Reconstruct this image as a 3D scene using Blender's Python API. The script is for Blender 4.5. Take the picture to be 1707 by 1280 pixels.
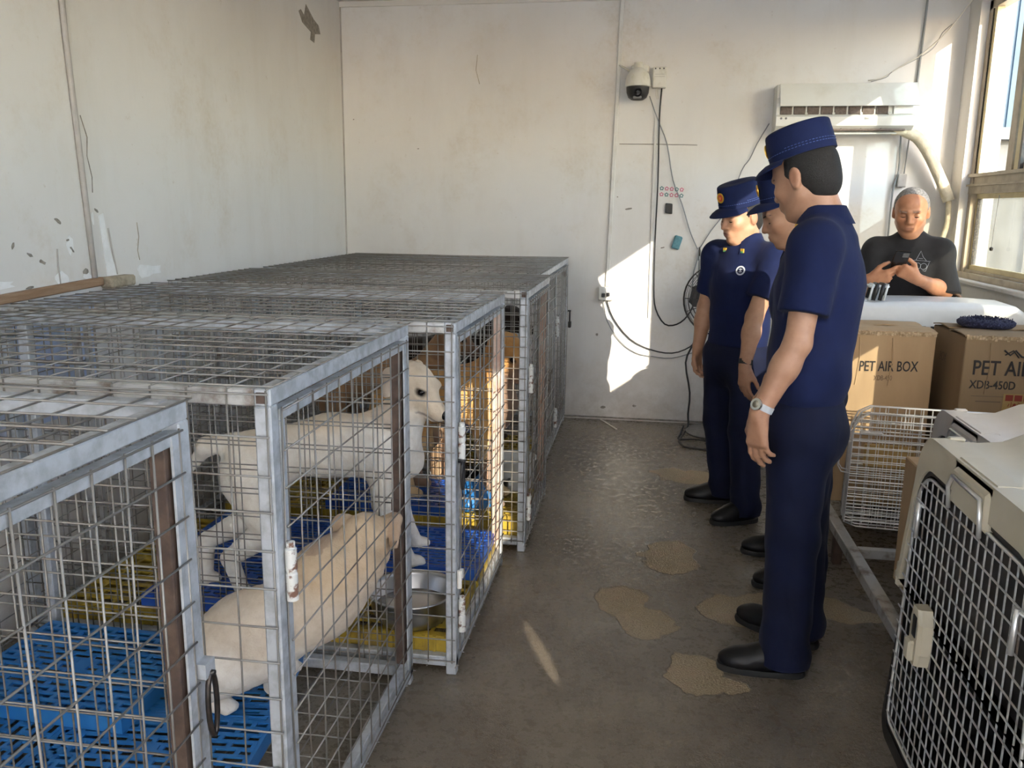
import bpy, math, random
import numpy as np
from mathutils import Vector, Matrix

# ---------------------------------------------------------------- scene, camera, light
for _o in list(bpy.data.objects):
    bpy.data.objects.remove(_o, do_unlink=True)
SC = bpy.context.scene
COL = SC.collection
SC.view_settings.view_transform = 'Standard'
SC.view_settings.look = 'None'
SC.view_settings.gamma = 1.0
SC.view_settings.use_curve_mapping = False
SC.view_settings.exposure = 1.66

YAW, PIT, ROL, FPX = math.radians(-8.84), math.radians(-11.69), math.radians(0.641), 1420.7
cam = bpy.data.cameras.new('camera')
cam.sensor_fit = 'HORIZONTAL'
cam.sensor_width = 36.0
cam.lens = FPX / 1707.0 * 36.0
cam.clip_start = 0.05
CAM = bpy.data.objects.new('camera', cam)
COL.objects.link(CAM)
_f = Vector((math.sin(YAW) * math.cos(PIT), math.cos(YAW) * math.cos(PIT), math.sin(PIT)))
_r = Vector((math.cos(YAW), -math.sin(YAW), 0))
_u = _r.cross(_f)
_c, _s = math.cos(ROL), math.sin(ROL)
_r2, _u2 = _c * _r + _s * _u, -_s * _r + _c * _u
CAM.matrix_world = Matrix(((_r2.x, _u2.x, -_f.x, 0), (_r2.y, _u2.y, -_f.y, 0), (_r2.z, _u2.z, -_f.z, 1.5), (0, 0, 0, 1)))
SC.camera = CAM

SUN_DIR = Vector((-1.0, 2.2, -0.70)).normalized()
_sun = bpy.data.lights.new('sun', 'SUN')
_sun.energy = 2.9
_sun.color = (1.0, 0.90, 0.74)
_sun.angle = math.radians(0.22)
SUN = bpy.data.objects.new('sun', _sun)
SUN.rotation_euler = SUN_DIR.to_track_quat('-Z', 'Y').to_euler()
SUN.location = (12, -22, 9)
COL.objects.link(SUN)

WORLD = bpy.data.worlds.new('sky')
SC.world = WORLD
WORLD.use_nodes = True
_nt = WORLD.node_tree
_bg = _nt.nodes['Background']
_sky = _nt.nodes.new('ShaderNodeTexSky')
_sky.sky_type = 'NISHITA'
_sky.sun_disc = False
_sky.sun_elevation = math.radians(28)
_sky.sun_rotation = math.atan2(1.0, -2.2)
_nt.links.new(_sky.outputs[0], _bg.inputs[0])
_bg.inputs[1].default_value = 0.60

# ---------------------------------------------------------------- materials
def _mix(nt, a, b, fac, blend='MIX'):
    n = nt.nodes.new('ShaderNodeMix')
    n.data_type = 'RGBA'
    n.blend_type = blend
    for v, s in ((fac, n.inputs[0]), (a, n.inputs[6]), (b, n.inputs[7])):
        if hasattr(v, 'is_linked'):
            nt.links.new(v, s)
        else:
            s.default_value = v if not isinstance(v, tuple) else (*v[:3], 1)
    return n.outputs[2]

def _noise(nt, scale, detail=4.0, rough=0.55, vec=None, out=0):
    n = nt.nodes.new('ShaderNodeTexNoise')
    n.inputs['Scale'].default_value = scale
    n.inputs['Detail'].default_value = detail
    n.inputs['Roughness'].default_value = rough
    if vec is not None:
        nt.links.new(vec, n.inputs['Vector'])
    return n.outputs[out]

def _ramp(nt, fac, stops):
    n = nt.nodes.new('ShaderNodeValToRGB')
    e = n.color_ramp.elements
    while len(e) < len(stops):
        e.new(0.5)
    for el, (p, c) in zip(e, stops):
        el.position = p
        el.color = (c, c, c, 1) if not isinstance(c, tuple) else (*c[:3], 1)
    nt.links.new(fac, n.inputs[0])
    return n.outputs[0]

def _coords(nt, scale=(1, 1, 1), kind='Object'):
    t = nt.nodes.new('ShaderNodeTexCoord')
    m = nt.nodes.new('ShaderNodeMapping')
    m.inputs['Scale'].default_value = scale
    nt.links.new(t.outputs[kind], m.inputs[0])
    return m.outputs[0]

def _math(nt, op, a, b=0.0, clamp=False):
    n = nt.nodes.new('ShaderNodeMath')
    n.operation = op
    n.use_clamp = clamp
    for v, s in ((a, n.inputs[0]), (b, n.inputs[1])):
        if hasattr(v, 'is_linked'):
            nt.links.new(v, s)
        else:
            s.default_value = v
    return n.outputs[0]

def _bump(nt, h, strength, dist, bsdf):
    n = nt.nodes.new('ShaderNodeBump')
    n.inputs['Strength'].default_value = strength
    n.inputs['Distance'].default_value = dist
    nt.links.new(h, n.inputs['Height'])
    nt.links.new(n.outputs[0], bsdf.inputs['Normal'])

def mat(name, col, rough=0.6, metal=0.0, col2=None, nscale=20.0, contrast=(0.4, 0.65), bump=0.0, bscale=80.0, bdist=0.002,
        stretch=(1, 1, 1), rough2=None, attr=None, spec=0.5, sheen=0.0):
    m = bpy.data.materials.new(name)
    m.use_nodes = True
    nt = m.node_tree
    b = nt.nodes['Principled BSDF']
    b.inputs['Roughness'].default_value = rough
    b.inputs['Metallic'].default_value = metal
    b.inputs['Specular IOR Level'].default_value = spec
    if sheen:
        b.inputs['Sheen Weight'].default_value = sheen
    vec = _coords(nt, stretch)
    base = (*col, 1)
    if attr:
        a = nt.nodes.new('ShaderNodeAttribute')
        a.attribute_name = attr
        base = a.outputs['Color']
    if col2 is not None:
        f = _ramp(nt, _noise(nt, nscale, 6, 0.6, vec), [(contrast[0], 0.0), (contrast[1], 1.0)])
        if attr:
            base = _mix(nt, base, _mix(nt, base, (*col2, 1), 1.0, 'MULTIPLY'), f)
        else:
            base = _mix(nt, base, (*col2, 1), f)
        if rough2 is not None:
            rr = nt.nodes.new('ShaderNodeMapRange')
            rr.inputs[3].default_value = rough
            rr.inputs[4].default_value = rough2
            nt.links.new(f, rr.inputs[0])
            nt.links.new(rr.outputs[0], b.inputs['Roughness'])
    if hasattr(base, 'is_linked'):
        nt.links.new(base, b.inputs['Base Color'])
    else:
        b.inputs['Base Color'].default_value = base
    if bump:
        _bump(nt, _noise(nt, bscale, 4, 0.6, vec), bump, bdist, b)
    return m

def srgb(r, g, b):
    f = lambda v: ((v / 255 + 0.055) / 1.055) ** 2.4 if v > 10 else v / 255 / 12.92
    return (f(r), f(g), f(b))

M = {}
M['galv'] = mat('galvanised_steel', (0.50, 0.53, 0.56), 0.42, 0.3, (0.36, 0.375, 0.385), 22, (0.42, 0.62), 0.15, 60, rough2=0.6)
M['galv_worn'] = mat('worn_steel', (0.48, 0.48, 0.465), 0.5, 0.3, (0.20, 0.155, 0.12), 14, (0.5, 0.66), 0.2, 60)
M['wire'] = mat('wire_steel', (0.27, 0.255, 0.23), 0.42, 0.4, (0.18, 0.145, 0.115), 9, (0.5, 0.7))
M['rust'] = mat('rusty_steel', (0.075, 0.048, 0.037), 0.7, 0.2, (0.13, 0.085, 0.06), 24, (0.4, 0.65), 0.3, 70)
M['rust_pale'] = mat('rusty_pale_steel', (0.50, 0.30, 0.22), 0.65, 0.15, (0.60, 0.50, 0.42), 16, (0.4, 0.65), 0.3, 70)
M['white_rust'] = mat('chipped_white_paint', (0.62, 0.62, 0.58), 0.55, 0.0, (0.18, 0.09, 0.06), 40, (0.52, 0.6), 0.3, 90)
M['dark_metal'] = mat('dark_metal', (0.05, 0.048, 0.045), 0.4, 0.8, (0.09, 0.07, 0.06), 40)
M['steel'] = mat('stainless_steel', (0.55, 0.55, 0.55), 0.30, 1.0, (0.55, 0.55, 0.55), 30, bump=0.03, bscale=30)
M['chrome'] = mat('chrome_wire', (0.78, 0.78, 0.77), 0.30, 0.75)
M['blue'] = mat('blue_plastic', (0.012, 0.060, 0.33), 0.38, 0, (0.02, 0.10, 0.36), 10, (0.4, 0.7))
M['blue_light'] = mat('sky_blue_plastic', (0.02, 0.15, 0.42), 0.38, 0, (0.035, 0.19, 0.45), 10, (0.4, 0.7))
M['yellow'] = mat('yellow_plastic', (0.40, 0.28, 0.03), 0.42, 0, (0.20, 0.135, 0.028), 12, (0.45, 0.7))
M['beige'] = mat('beige_plastic', (0.47, 0.42, 0.315), 0.45, 0, (0.43, 0.385, 0.285), 8, (0.4, 0.7), 0.06, 300, 0.0006)
M['greige'] = mat('pale_grey_plastic', (0.55, 0.51, 0.45), 0.45, 0, (0.50, 0.46, 0.41), 8, (0.4, 0.7), 0.06, 300, 0.0006)
M['white_pl'] = mat('white_plastic', (0.70, 0.72, 0.72), 0.35, 0, (0.64, 0.66, 0.66), 8, (0.4, 0.7))
M['black_pl'] = mat('black_plastic', (0.012, 0.011, 0.011), 0.5, 0, (0.02, 0.018, 0.017), 20)
M['ac_white'] = mat('ivory_plastic', (0.68, 0.67, 0.61), 0.4, 0, (0.60, 0.58, 0.50), 9, (0.5, 0.8))
M['cardboard'] = mat('cardboard', (0.50, 0.345, 0.19), 0.85, 0, (0.43, 0.29, 0.155), 6, (0.4, 0.7), 0.12, 40, 0.003, stretch=(1, 1, 0.2))
M['cardboard_dark'] = mat('brown_cardboard', (0.33, 0.225, 0.125), 0.85, 0, (0.27, 0.185, 0.10), 6, (0.4, 0.7), 0.12, 40, 0.003, stretch=(1, 1, 0.2))
M['flute'] = mat('cardboard_edge', (0.62, 0.47, 0.29), 0.9, 0, (0.35, 0.24, 0.13), 60, (0.4, 0.6), 0.5, 120, 0.004)
M['ink'] = mat('black_ink', (0.035, 0.03, 0.028), 0.8)
M['ink_faint'] = mat('faded_ink', (0.20, 0.135, 0.08), 0.8)
M['navy'] = mat('navy_cloth', (0.0062, 0.0120, 0.052), 0.85, 0, (0.0045, 0.0085, 0.037), 7, (0.4, 0.7), 0.25, 900, 0.0006, spec=0.2, sheen=0.03)
M['navy_dark'] = mat('dark_navy_cloth', (0.0036, 0.0066, 0.026), 0.8, 0, (0.0026, 0.0046, 0.018), 7, (0.4, 0.7), 0.25, 900, 0.0006, spec=0.2, sheen=0.03)
M['cap'] = mat('cap_cloth', (0.0065, 0.0135, 0.060), 0.8, 0, (0.005, 0.010, 0.044), 12, (0.4, 0.7), 0.3, 700, 0.0006, spec=0.2, sheen=0.03)
M['thread'] = mat('pale_blue_thread', (0.06, 0.10, 0.26), 0.9)
M['black_cloth'] = mat('black_cotton', (0.014, 0.014, 0.016), 0.85, 0, (0.02, 0.02, 0.022), 9, (0.4, 0.7), 0.2, 800, 0.0006, spec=0.3, sheen=0.08)
M['grey_cloth'] = mat('grey_cotton', (0.16, 0.18, 0.19), 0.9, 0, (0.11, 0.12, 0.13), 9)
M['shoe'] = mat('black_leather', (0.005, 0.005, 0.006), 0.45, 0, (0.008, 0.007, 0.007), 30, bump=0.15, bscale=150, spec=0.28)
M['sole'] = mat('black_rubber', (0.010, 0.010, 0.010), 0.7)
M['skin'] = mat('skin', (0.4, 0.22, 0.13), 0.48, 0, (0.86, 0.80, 0.78), 30, (0.4, 0.7), 0.12, 260, 0.0008, attr='Col', spec=0.4)
M['fur'] = mat('short_fur', (0.6, 0.5, 0.4), 0.85, 0, (0.86, 0.82, 0.78), 26, (0.4, 0.7), 0.5, 190, 0.004, attr='Col', spec=0.2, sheen=0.15, stretch=(1, 1, 1))
M['hair'] = mat('black_hair', (0.009, 0.008, 0.007), 0.75, 0, (0.014, 0.012, 0.010), 60, (0.4, 0.7), 0.8, 300, 0.003)
M['grey_hair'] = mat('grey_hair', (0.16, 0.15, 0.14), 0.7, 0, (0.38, 0.36, 0.33), 90, (0.4, 0.65), 0.8, 300, 0.003)
M['eye'] = mat('dark_eye', (0.012, 0.009, 0.008), 0.08)
M['nose'] = mat('black_dog_nose', (0.012, 0.010, 0.010), 0.35)
M['gold'] = mat('gold_badge', (0.75, 0.45, 0.06), 0.35, 0.6)
M['red'] = mat('red_enamel', (0.62, 0.07, 0.03), 0.4)
M['silver'] = mat('silver_thread', (0.42, 0.45, 0.50), 0.6)
M['green_en'] = mat('green_enamel', (0.08, 0.25, 0.08), 0.4)
M['watch'] = mat('watch_metal', (0.55, 0.55, 0.52), 0.25, 0.9)
M['dial'] = mat('watch_dial', (0.22, 0.20, 0.15), 0.3)
M['strap'] = mat('grey_strap', (0.42, 0.44, 0.45), 0.5)
M['alu'] = mat('window_aluminium', (0.42, 0.36, 0.27), 0.5, 0.25, (0.30, 0.25, 0.18), 9, (0.45, 0.7), 0.1, 60)
M['alu_yel'] = mat('yellowed_aluminium', (0.66, 0.56, 0.32), 0.5, 0.1, (0.52, 0.42, 0.22), 9, (0.45, 0.7))
M['alu_white'] = mat('white_aluminium', (0.75, 0.72, 0.66), 0.5, 0.0, (0.6, 0.56, 0.5), 9, (0.5, 0.8))
M['gasket'] = mat('black_gasket', (0.02, 0.018, 0.016), 0.7, 0, (0.10, 0.085, 0.06), 120, (0.5, 0.6))
M['wood'] = mat('brown_wood', (0.26, 0.155, 0.085), 0.65, 0, (0.36, 0.24, 0.15), 9, (0.4, 0.7), 0.2, 40, stretch=(6, 0.8, 6))
M['wood_dark'] = mat('dark_wood', (0.10, 0.055, 0.03), 0.55, 0, (0.14, 0.085, 0.05), 9)
M['cement'] = mat('rough_cement', (0.42, 0.36, 0.26), 0.9, 0, (0.26, 0.22, 0.16), 30, (0.4, 0.65), 0.7, 60, 0.01)
M['chip_dark'] = mat('exposed_grey_plaster', (0.20, 0.18, 0.15), 0.95, 0, (0.30, 0.27, 0.23), 40, (0.4, 0.6), 0.5, 90, 0.004)
M['chip_white'] = mat('white_filler', (0.80, 0.80, 0.79), 0.9, 0, (0.72, 0.72, 0.70), 25)
M['pale_blue_paint'] = mat('pale_blue_paint', (0.42, 0.50, 0.68), 0.8, 0, (0.55, 0.60, 0.70), 6, (0.4, 0.7))
M['conduit'] = mat('white_conduit', (0.66, 0.65, 0.61), 0.6, 0, (0.58, 0.57, 0.52), 8)
M['conduit_grey'] = mat('grey_conduit', (0.42, 0.395, 0.36), 0.7, 0, (0.33, 0.305, 0.27), 12, (0.4, 0.7), 0.2, 50)
M['cable'] = mat('black_cable', (0.02, 0.018, 0.018), 0.5)
M['cable_grey'] = mat('grey_cable', (0.24, 0.25, 0.25), 0.6)
M['cable_white'] = mat('white_cable', (0.62, 0.58, 0.50), 0.6)
M['cam_white'] = mat('camera_housing', (0.64, 0.62, 0.55), 0.4, 0, (0.50, 0.48, 0.36), 20, (0.5, 0.75))
M['lens'] = mat('camera_lens', (0.01, 0.01, 0.012), 0.08)
M['teal'] = mat('teal_sponge', (0.12, 0.27, 0.31), 0.9, 0, (0.09, 0.21, 0.25), 60, bump=0.4, bscale=200)
M['tape_blue'] = mat('blue_tape', (0.07, 0.20, 0.55), 0.5)
M['sticker_pink'] = mat('pink_print', (0.55, 0.16, 0.22), 0.7)
M['sticker_green'] = mat('green_print', (0.10, 0.20, 0.19), 0.7)
M['sticker_white'] = mat('white_print', (0.70, 0.68, 0.66), 0.7)
M['label_blue'] = mat('blue_label', (0.30, 0.42, 0.55), 0.5)
M['label_white'] = mat('white_label', (0.72, 0.76, 0.78), 0.5)
M['filter'] = mat('dusty_filter', (0.16, 0.125, 0.105), 0.9, 0, (0.11, 0.085, 0.07), 90, (0.4, 0.6), 0.3, 300)
M['foam'] = mat('foam_pipe_wrap', (0.64, 0.58, 0.43), 0.8, 0, (0.52, 0.45, 0.30), 25, (0.4, 0.7), 0.6, 70, 0.006)
M['fan_grey'] = mat('grey_cast_iron', (0.20, 0.195, 0.19), 0.55, 0, (0.14, 0.135, 0.13), 30)
M['pad_blue'] = mat('dark_blue_bristle', (0.022, 0.025, 0.06), 0.9, 0, (0.07, 0.075, 0.16), 130, (0.5, 0.62), 0.9, 160, 0.01)
M['sticker_yel'] = mat('yellow_sticker', (0.42, 0.28, 0.10), 0.7)
M['sticker_red'] = mat('red_sticker', (0.26, 0.035, 0.02), 0.7)
M['phone'] = mat('phone_black', (0.01, 0.01, 0.011), 0.2)
M['milk'] = mat('milky_water', (0.62, 0.55, 0.47), 0.15)
M['ext_wall'] = mat('white_render', (0.11, 0.11, 0.10), 0.9, 0, (0.085, 0.085, 0.08), 3, (0.4, 0.7))
M['ext_ground'] = mat('pale_concrete_yard', (0.30, 0.28, 0.25), 0.9, 0, (0.26, 0.24, 0.22), 3, (0.4, 0.7))
M['ext_shed'] = mat('blue_grey_cladding', (0.045, 0.075, 0.10), 0.7, 0, (0.035, 0.06, 0.08), 2)
M['ext_glass'] = mat('blue_grey_glass', (0.20, 0.30, 0.38), 0.2)
M['leaf'] = mat('green_leaf', (0.07, 0.16, 0.05), 0.7, 0, (0.12, 0.22, 0.08), 5)
M['litter'] = mat('pale_straw', (0.60, 0.56, 0.48), 0.8)  # pale colour painted in for sunlight on the floor
M['board'] = mat('grey_painted_board', (0.40, 0.40, 0.38), 0.8, 0, (0.34, 0.34, 0.32), 6)  # for the unseen panels added in the windows to block sun
M['paper'] = mat('white_paper', (0.72, 0.70, 0.66), 0.8)

def glass_mat(name, dirt, tint=(1, 1, 1), dirt_col=(0.8, 0.78, 0.72)):
    m = bpy.data.materials.new(name)
    m.use_nodes = True
    nt = m.node_tree
    nt.nodes.clear()
    out = nt.nodes.new('ShaderNodeOutputMaterial')
    tr = nt.nodes.new('ShaderNodeBsdfTransparent')
    tr.inputs[0].default_value = (*tint, 1)
    gl = nt.nodes.new('ShaderNodeBsdfGlossy')
    gl.inputs['Roughness'].default_value = 0.04
    di = nt.nodes.new('ShaderNodeBsdfTranslucent')
    di.inputs[0].default_value = (*dirt_col, 1)
    m1 = nt.nodes.new('ShaderNodeMixShader')
    m1.inputs[0].default_value = 0.06
    nt.links.new(tr.outputs[0], m1.inputs[1])
    nt.links.new(gl.outputs[0], m1.inputs[2])
    m2 = nt.nodes.new('ShaderNodeMixShader')
    f = _ramp(nt, _noise(nt, 2.5, 6, 0.6, _coords(nt)), [(0.3, max(0.0, dirt - 0.12)), (0.7, min(1.0, dirt + 0.12))])
    nt.links.new(f, m2.inputs[0])
    nt.links.new(m1.outputs[0], m2.inputs[1])
    nt.links.new(di.outputs[0], m2.inputs[2])
    nt.links.new(m2.outputs[0], out.inputs[0])
    return m
M['glass'] = glass_mat('dusty_window_glass', 0.13, tint=(0.90, 0.92, 0.92), dirt_col=(0.25, 0.25, 0.24))
M['glass_blue'] = glass_mat('bluish_window_glass', 0.13, tint=(0.42, 0.50, 0.56), dirt_col=(0.25, 0.25, 0.24))
M['glass_low'] = glass_mat('dirty_window_glass', 0.14, tint=(0.74, 0.74, 0.70), dirt_col=(0.30, 0.29, 0.26))
M['frost'] = glass_mat('frosted_window_glass', 0.97, dirt_col=(0.86, 0.84, 0.82))
M['frost_cool'] = glass_mat('bluish_frosted_glass', 0.97, dirt_col=(0.82, 0.83, 0.86))  # panes of the added fill windows

def wrinkles(name, scale=5.0, strength=0.35, dist=0.03):
    nt = M[name].node_tree
    first = next(n for n in nt.nodes if n.type == 'BUMP')
    n = nt.nodes.new('ShaderNodeBump')
    n.inputs['Strength'].default_value = strength
    n.inputs['Distance'].default_value = dist
    wv = nt.nodes.new('ShaderNodeTexNoise')
    wv.inputs['Scale'].default_value = scale
    wv.inputs['Detail'].default_value = 2.5
    wv.inputs['Distortion'].default_value = 1.4
    nt.links.new(_coords(nt, (1.0, 1.0, 0.55)), wv.inputs['Vector'])
    nt.links.new(wv.outputs[0], n.inputs['Height'])
    nt.links.new(n.outputs[0], first.inputs['Normal'])
for _n in ('navy', 'navy_dark', 'black_cloth'):
    wrinkles(_n)

def wall_mat():
    m = bpy.data.materials.new('stained_white_plaster')
    m.use_nodes = True
    nt = m.node_tree
    b = nt.nodes['Principled BSDF']
    b.inputs['Roughness'].default_value = 0.82
    b.inputs['Specular IOR Level'].default_value = 0.25
    vec = _coords(nt)
    big = _ramp(nt, _noise(nt, 0.9, 5, 0.6, vec), [(0.35, 0.0), (0.7, 1.0)])
    c = _mix(nt, (0.70, 0.685, 0.655), (0.64, 0.615, 0.575), big)
    streak = _ramp(nt, _noise(nt, 5.0, 6, 0.65, _coords(nt, (1, 1, 0.18))), [(0.5, 0.0), (0.72, 1.0)])
    c = _mix(nt, c, (0.60, 0.565, 0.51), _math(nt, 'MULTIPLY', streak, 0.40))
    spots = _ramp(nt, _noise(nt, 24, 4, 0.7, vec), [(0.66, 0.0), (0.74, 1.0)])
    c = _mix(nt, c, (0.52, 0.46, 0.39), _math(nt, 'MULTIPLY', spots, 0.5))
    blot = _math(nt, 'MULTIPLY', _ramp(nt, _noise(nt, 2.1, 8, 0.72, vec), [(0.52, 0.0), (0.70, 1.0)]), _ramp(nt, _noise(nt, 45, 4, 0.7, vec), [(0.35, 0.25), (0.65, 1.0)]))
    c = _mix(nt, c, (0.53, 0.46, 0.36), _math(nt, 'MULTIPLY', blot, 0.55))
    # splashed, grimy zone near the floor
    sep = nt.nodes.new('ShaderNodeSeparateXYZ')
    nt.links.new(vec, sep.inputs[0])
    low = nt.nodes.new('ShaderNodeMapRange')
    low.inputs[1].default_value, low.inputs[2].default_value = 0.55, 0.0
    nt.links.new(sep.outputs[2], low.inputs[0])
    grime = _math(nt, 'MULTIPLY', low.outputs[0], _ramp(nt, _noise(nt, 7, 6, 0.7, vec), [(0.3, 0.15), (0.75, 0.9)]), True)
    c = _mix(nt, c, (0.36, 0.31, 0.25), grime)
    nt.links.new(c, b.inputs['Base Color'])
    _bump(nt, _noise(nt, 34, 6, 0.6, vec), 0.12, 0.004, b)
    return m
M['wall'] = wall_mat()

PATCHES = [(0.30, 4.78, 0.19, 0.13), (0.17, 4.86, 0.10, 0.07), (0.155, 3.60, 0.115, 0.20), (0.04, 3.62, 0.06, 0.03),
           (-0.04, 3.12, 0.12, 0.13), (0.06, 2.97, 0.10, 0.13), (0.40, 3.12, 0.17, 0.15), (0.62, 3.22, 0.22, 0.10),
           (0.83, 3.14, 0.14, 0.07), (0.215, 2.63, 0.105, 0.13), (0.32, 2.58, 0.05, 0.06)]

def floor_mat():
    m = bpy.data.materials.new('worn_concrete')
    m.use_nodes = True
    nt = m.node_tree
    b = nt.nodes['Principled BSDF']
    vec = _coords(nt)
    c = _mix(nt, (0.130, 0.104, 0.076), (0.235, 0.202, 0.156), _ramp(nt, _noise(nt, 1.6, 7, 0.62, vec), [(0.35, 0.0), (0.68, 1.0)]))
    c = _mix(nt, c, (0.14, 0.118, 0.092), _math(nt, 'MULTIPLY', _ramp(nt, _noise(nt, 5.5, 6, 0.7, vec), [(0.5, 0.0), (0.7, 1.0)]), 0.55))
    c = _mix(nt, c, (0.36, 0.33, 0.28), _math(nt, 'MULTIPLY', _ramp(nt, _noise(nt, 3.2, 8, 0.75, _coords(nt, (1, 0.35, 1))), [(0.56, 0.0), (0.72, 1.0)]), 0.35))
    # patches where the screed has broken away: union of warped ellipses
    wn = nt.nodes.new('ShaderNodeTexNoise')
    wn.inputs['Scale'].default_value = 7.0
    wn.inputs['Detail'].default_value = 5.0
    nt.links.new(vec, wn.inputs['Vector'])
    off = nt.nodes.new('ShaderNodeVectorMath')
    off.operation = 'MULTIPLY_ADD'
    off.inputs[1].default_value = (0.16, 0.16, 0)
    off.inputs[2].default_value = (-0.08, -0.08, 0)
    nt.links.new(wn.outputs['Color'], off.inputs[0])
    add = nt.nodes.new('ShaderNodeVectorMath')
    nt.links.new(off.outputs[0], add.inputs[0])
    nt.links.new(vec, add.inputs[1])
    dmin = None
    for (px, py, rx, ry) in PATCHES:
        s = nt.nodes.new('ShaderNodeVectorMath')
        s.operation = 'MULTIPLY_ADD'
        s.inputs[1].default_value = (1 / rx, 1 / ry, 0)
        s.inputs[2].default_value = (-px / rx, -py / ry, 0)
        nt.links.new(add.outputs[0], s.inputs[0])
        l = nt.nodes.new('ShaderNodeVectorMath')
        l.operation = 'LENGTH'
        nt.links.new(s.outputs[0], l.inputs[0])
        dmin = l.outputs[1] if dmin is None else _math(nt, 'SMOOTH_MIN', dmin, l.outputs[1])
    for n in nt.nodes:
        if n.type == 'MATH' and n.operation == 'SMOOTH_MIN':
            n.inputs[2].default_value = 0.25
    inside = _ramp(nt, dmin, [(0.93, 1.0), (0.98, 0.0)])
    rim = _ramp(nt, dmin, [(0.88, 0.0), (0.965, 1.0), (1.0, 0.0)])
    grain = _ramp(nt, _noise(nt, 150, 3, 0.6, vec), [(0.35, 0.0), (0.65, 1.0)])
    pc = _mix(nt, (0.48, 0.39, 0.25), (0.22, 0.165, 0.10), _mix(nt, (0.5, 0.5, 0.5), grain, 0.8))
    pc = _mix(nt, pc, (0.42, 0.30, 0.20), _ramp(nt, _noise(nt, 9, 3, 0.5, vec), [(0.5, 0.0), (0.7, 0.7)]))
    c = _mix(nt, c, pc, inside)
    c = _mix(nt, c, (0.11, 0.09, 0.065), _math(nt, 'MULTIPLY', rim, 0.75))
    dots = _ramp(nt, _noise(nt, 16, 2, 0.4, vec), [(0.775, 0.0), (0.79, 1.0)])
    c = _mix(nt, c, (0.02, 0.017, 0.015), _math(nt, 'MULTIPLY', dots, 0.85))
    nt.links.new(c, b.inputs['Base Color'])
    r = _ramp(nt, _noise(nt, 26, 8, 0.75, vec), [(0.38, 0.17), (0.68, 0.52)])
    r = _math(nt, 'ADD', r, _math(nt, 'MULTIPLY', inside, 0.4), True)
    nt.links.new(r, b.inputs['Roughness'])
    h = _math(nt, 'SUBTRACT', _noise(nt, 60, 8, 0.7, vec), _math(nt, 'MULTIPLY', inside, 2.2))
    h = _math(nt, 'ADD', h, _math(nt, 'MULTIPLY', _math(nt, 'MULTIPLY', grain, inside), 1.6))
    h = _math(nt, 'ADD', h, _math(nt, 'MULTIPLY', _noise(nt, 210, 3, 0.6, vec), 0.6))
    _bump(nt, h, 0.42, 0.004, b)
    return m
M['floor'] = floor_mat()
M['ceiling'] = mat('ceiling_paint', (0.66, 0.63, 0.57), 0.9, 0, (0.58, 0.55, 0.48), 2, (0.4, 0.7))
# ---------------------------------------------------------------- helpers
def V(*a):
    return np.array(a, float)

def nrm(v):
    v = np.asarray(v, float)
    return v / (np.linalg.norm(v) + 1e-12)

def tag(o, label=None, cat=None, group=None, kind=None):
    for k, v in (('label', label), ('category', cat), ('group', group), ('kind', kind)):
        if v:
            o[k] = v
    return o

def thing(name, loc, label, cat, group=None):
    o = bpy.data.objects.new(name, None)
    o.empty_display_size = 0.05
    o.location = loc
    COL.objects.link(o)
    return tag(o, label, cat, group)

def origin(o):
    p = np.zeros(3)
    while o is not None:
        p = p + np.array(o.location)
        o = o.parent
    return p

def link_mesh(name, me, material, parent=None, loc=None, smooth=False):
    o = bpy.data.objects.new(name, me)
    COL.objects.link(o)
    org = origin(parent) if parent is not None else (np.array(loc, float) if loc is not None else np.zeros(3))
    n = len(me.vertices)
    co = np.empty(n * 3)
    me.vertices.foreach_get('co', co)
    co = (co.reshape(-1, 3) - org).ravel()
    me.vertices.foreach_set('co', co)
    if parent is not None:
        o.parent = parent
    else:
        o.location = org
    for mm in (material if isinstance(material, (list, tuple)) else [material]):
        if mm is not None:
            me.materials.append(M[mm] if isinstance(mm, str) else mm)
    if smooth:
        me.polygons.foreach_set('use_smooth', np.ones(len(me.polygons), bool))
        if isinstance(smooth, float):
            try:
                me.set_sharp_from_angle(angle=smooth)
            except Exception:
                pass
    me.update()
    return o

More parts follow.
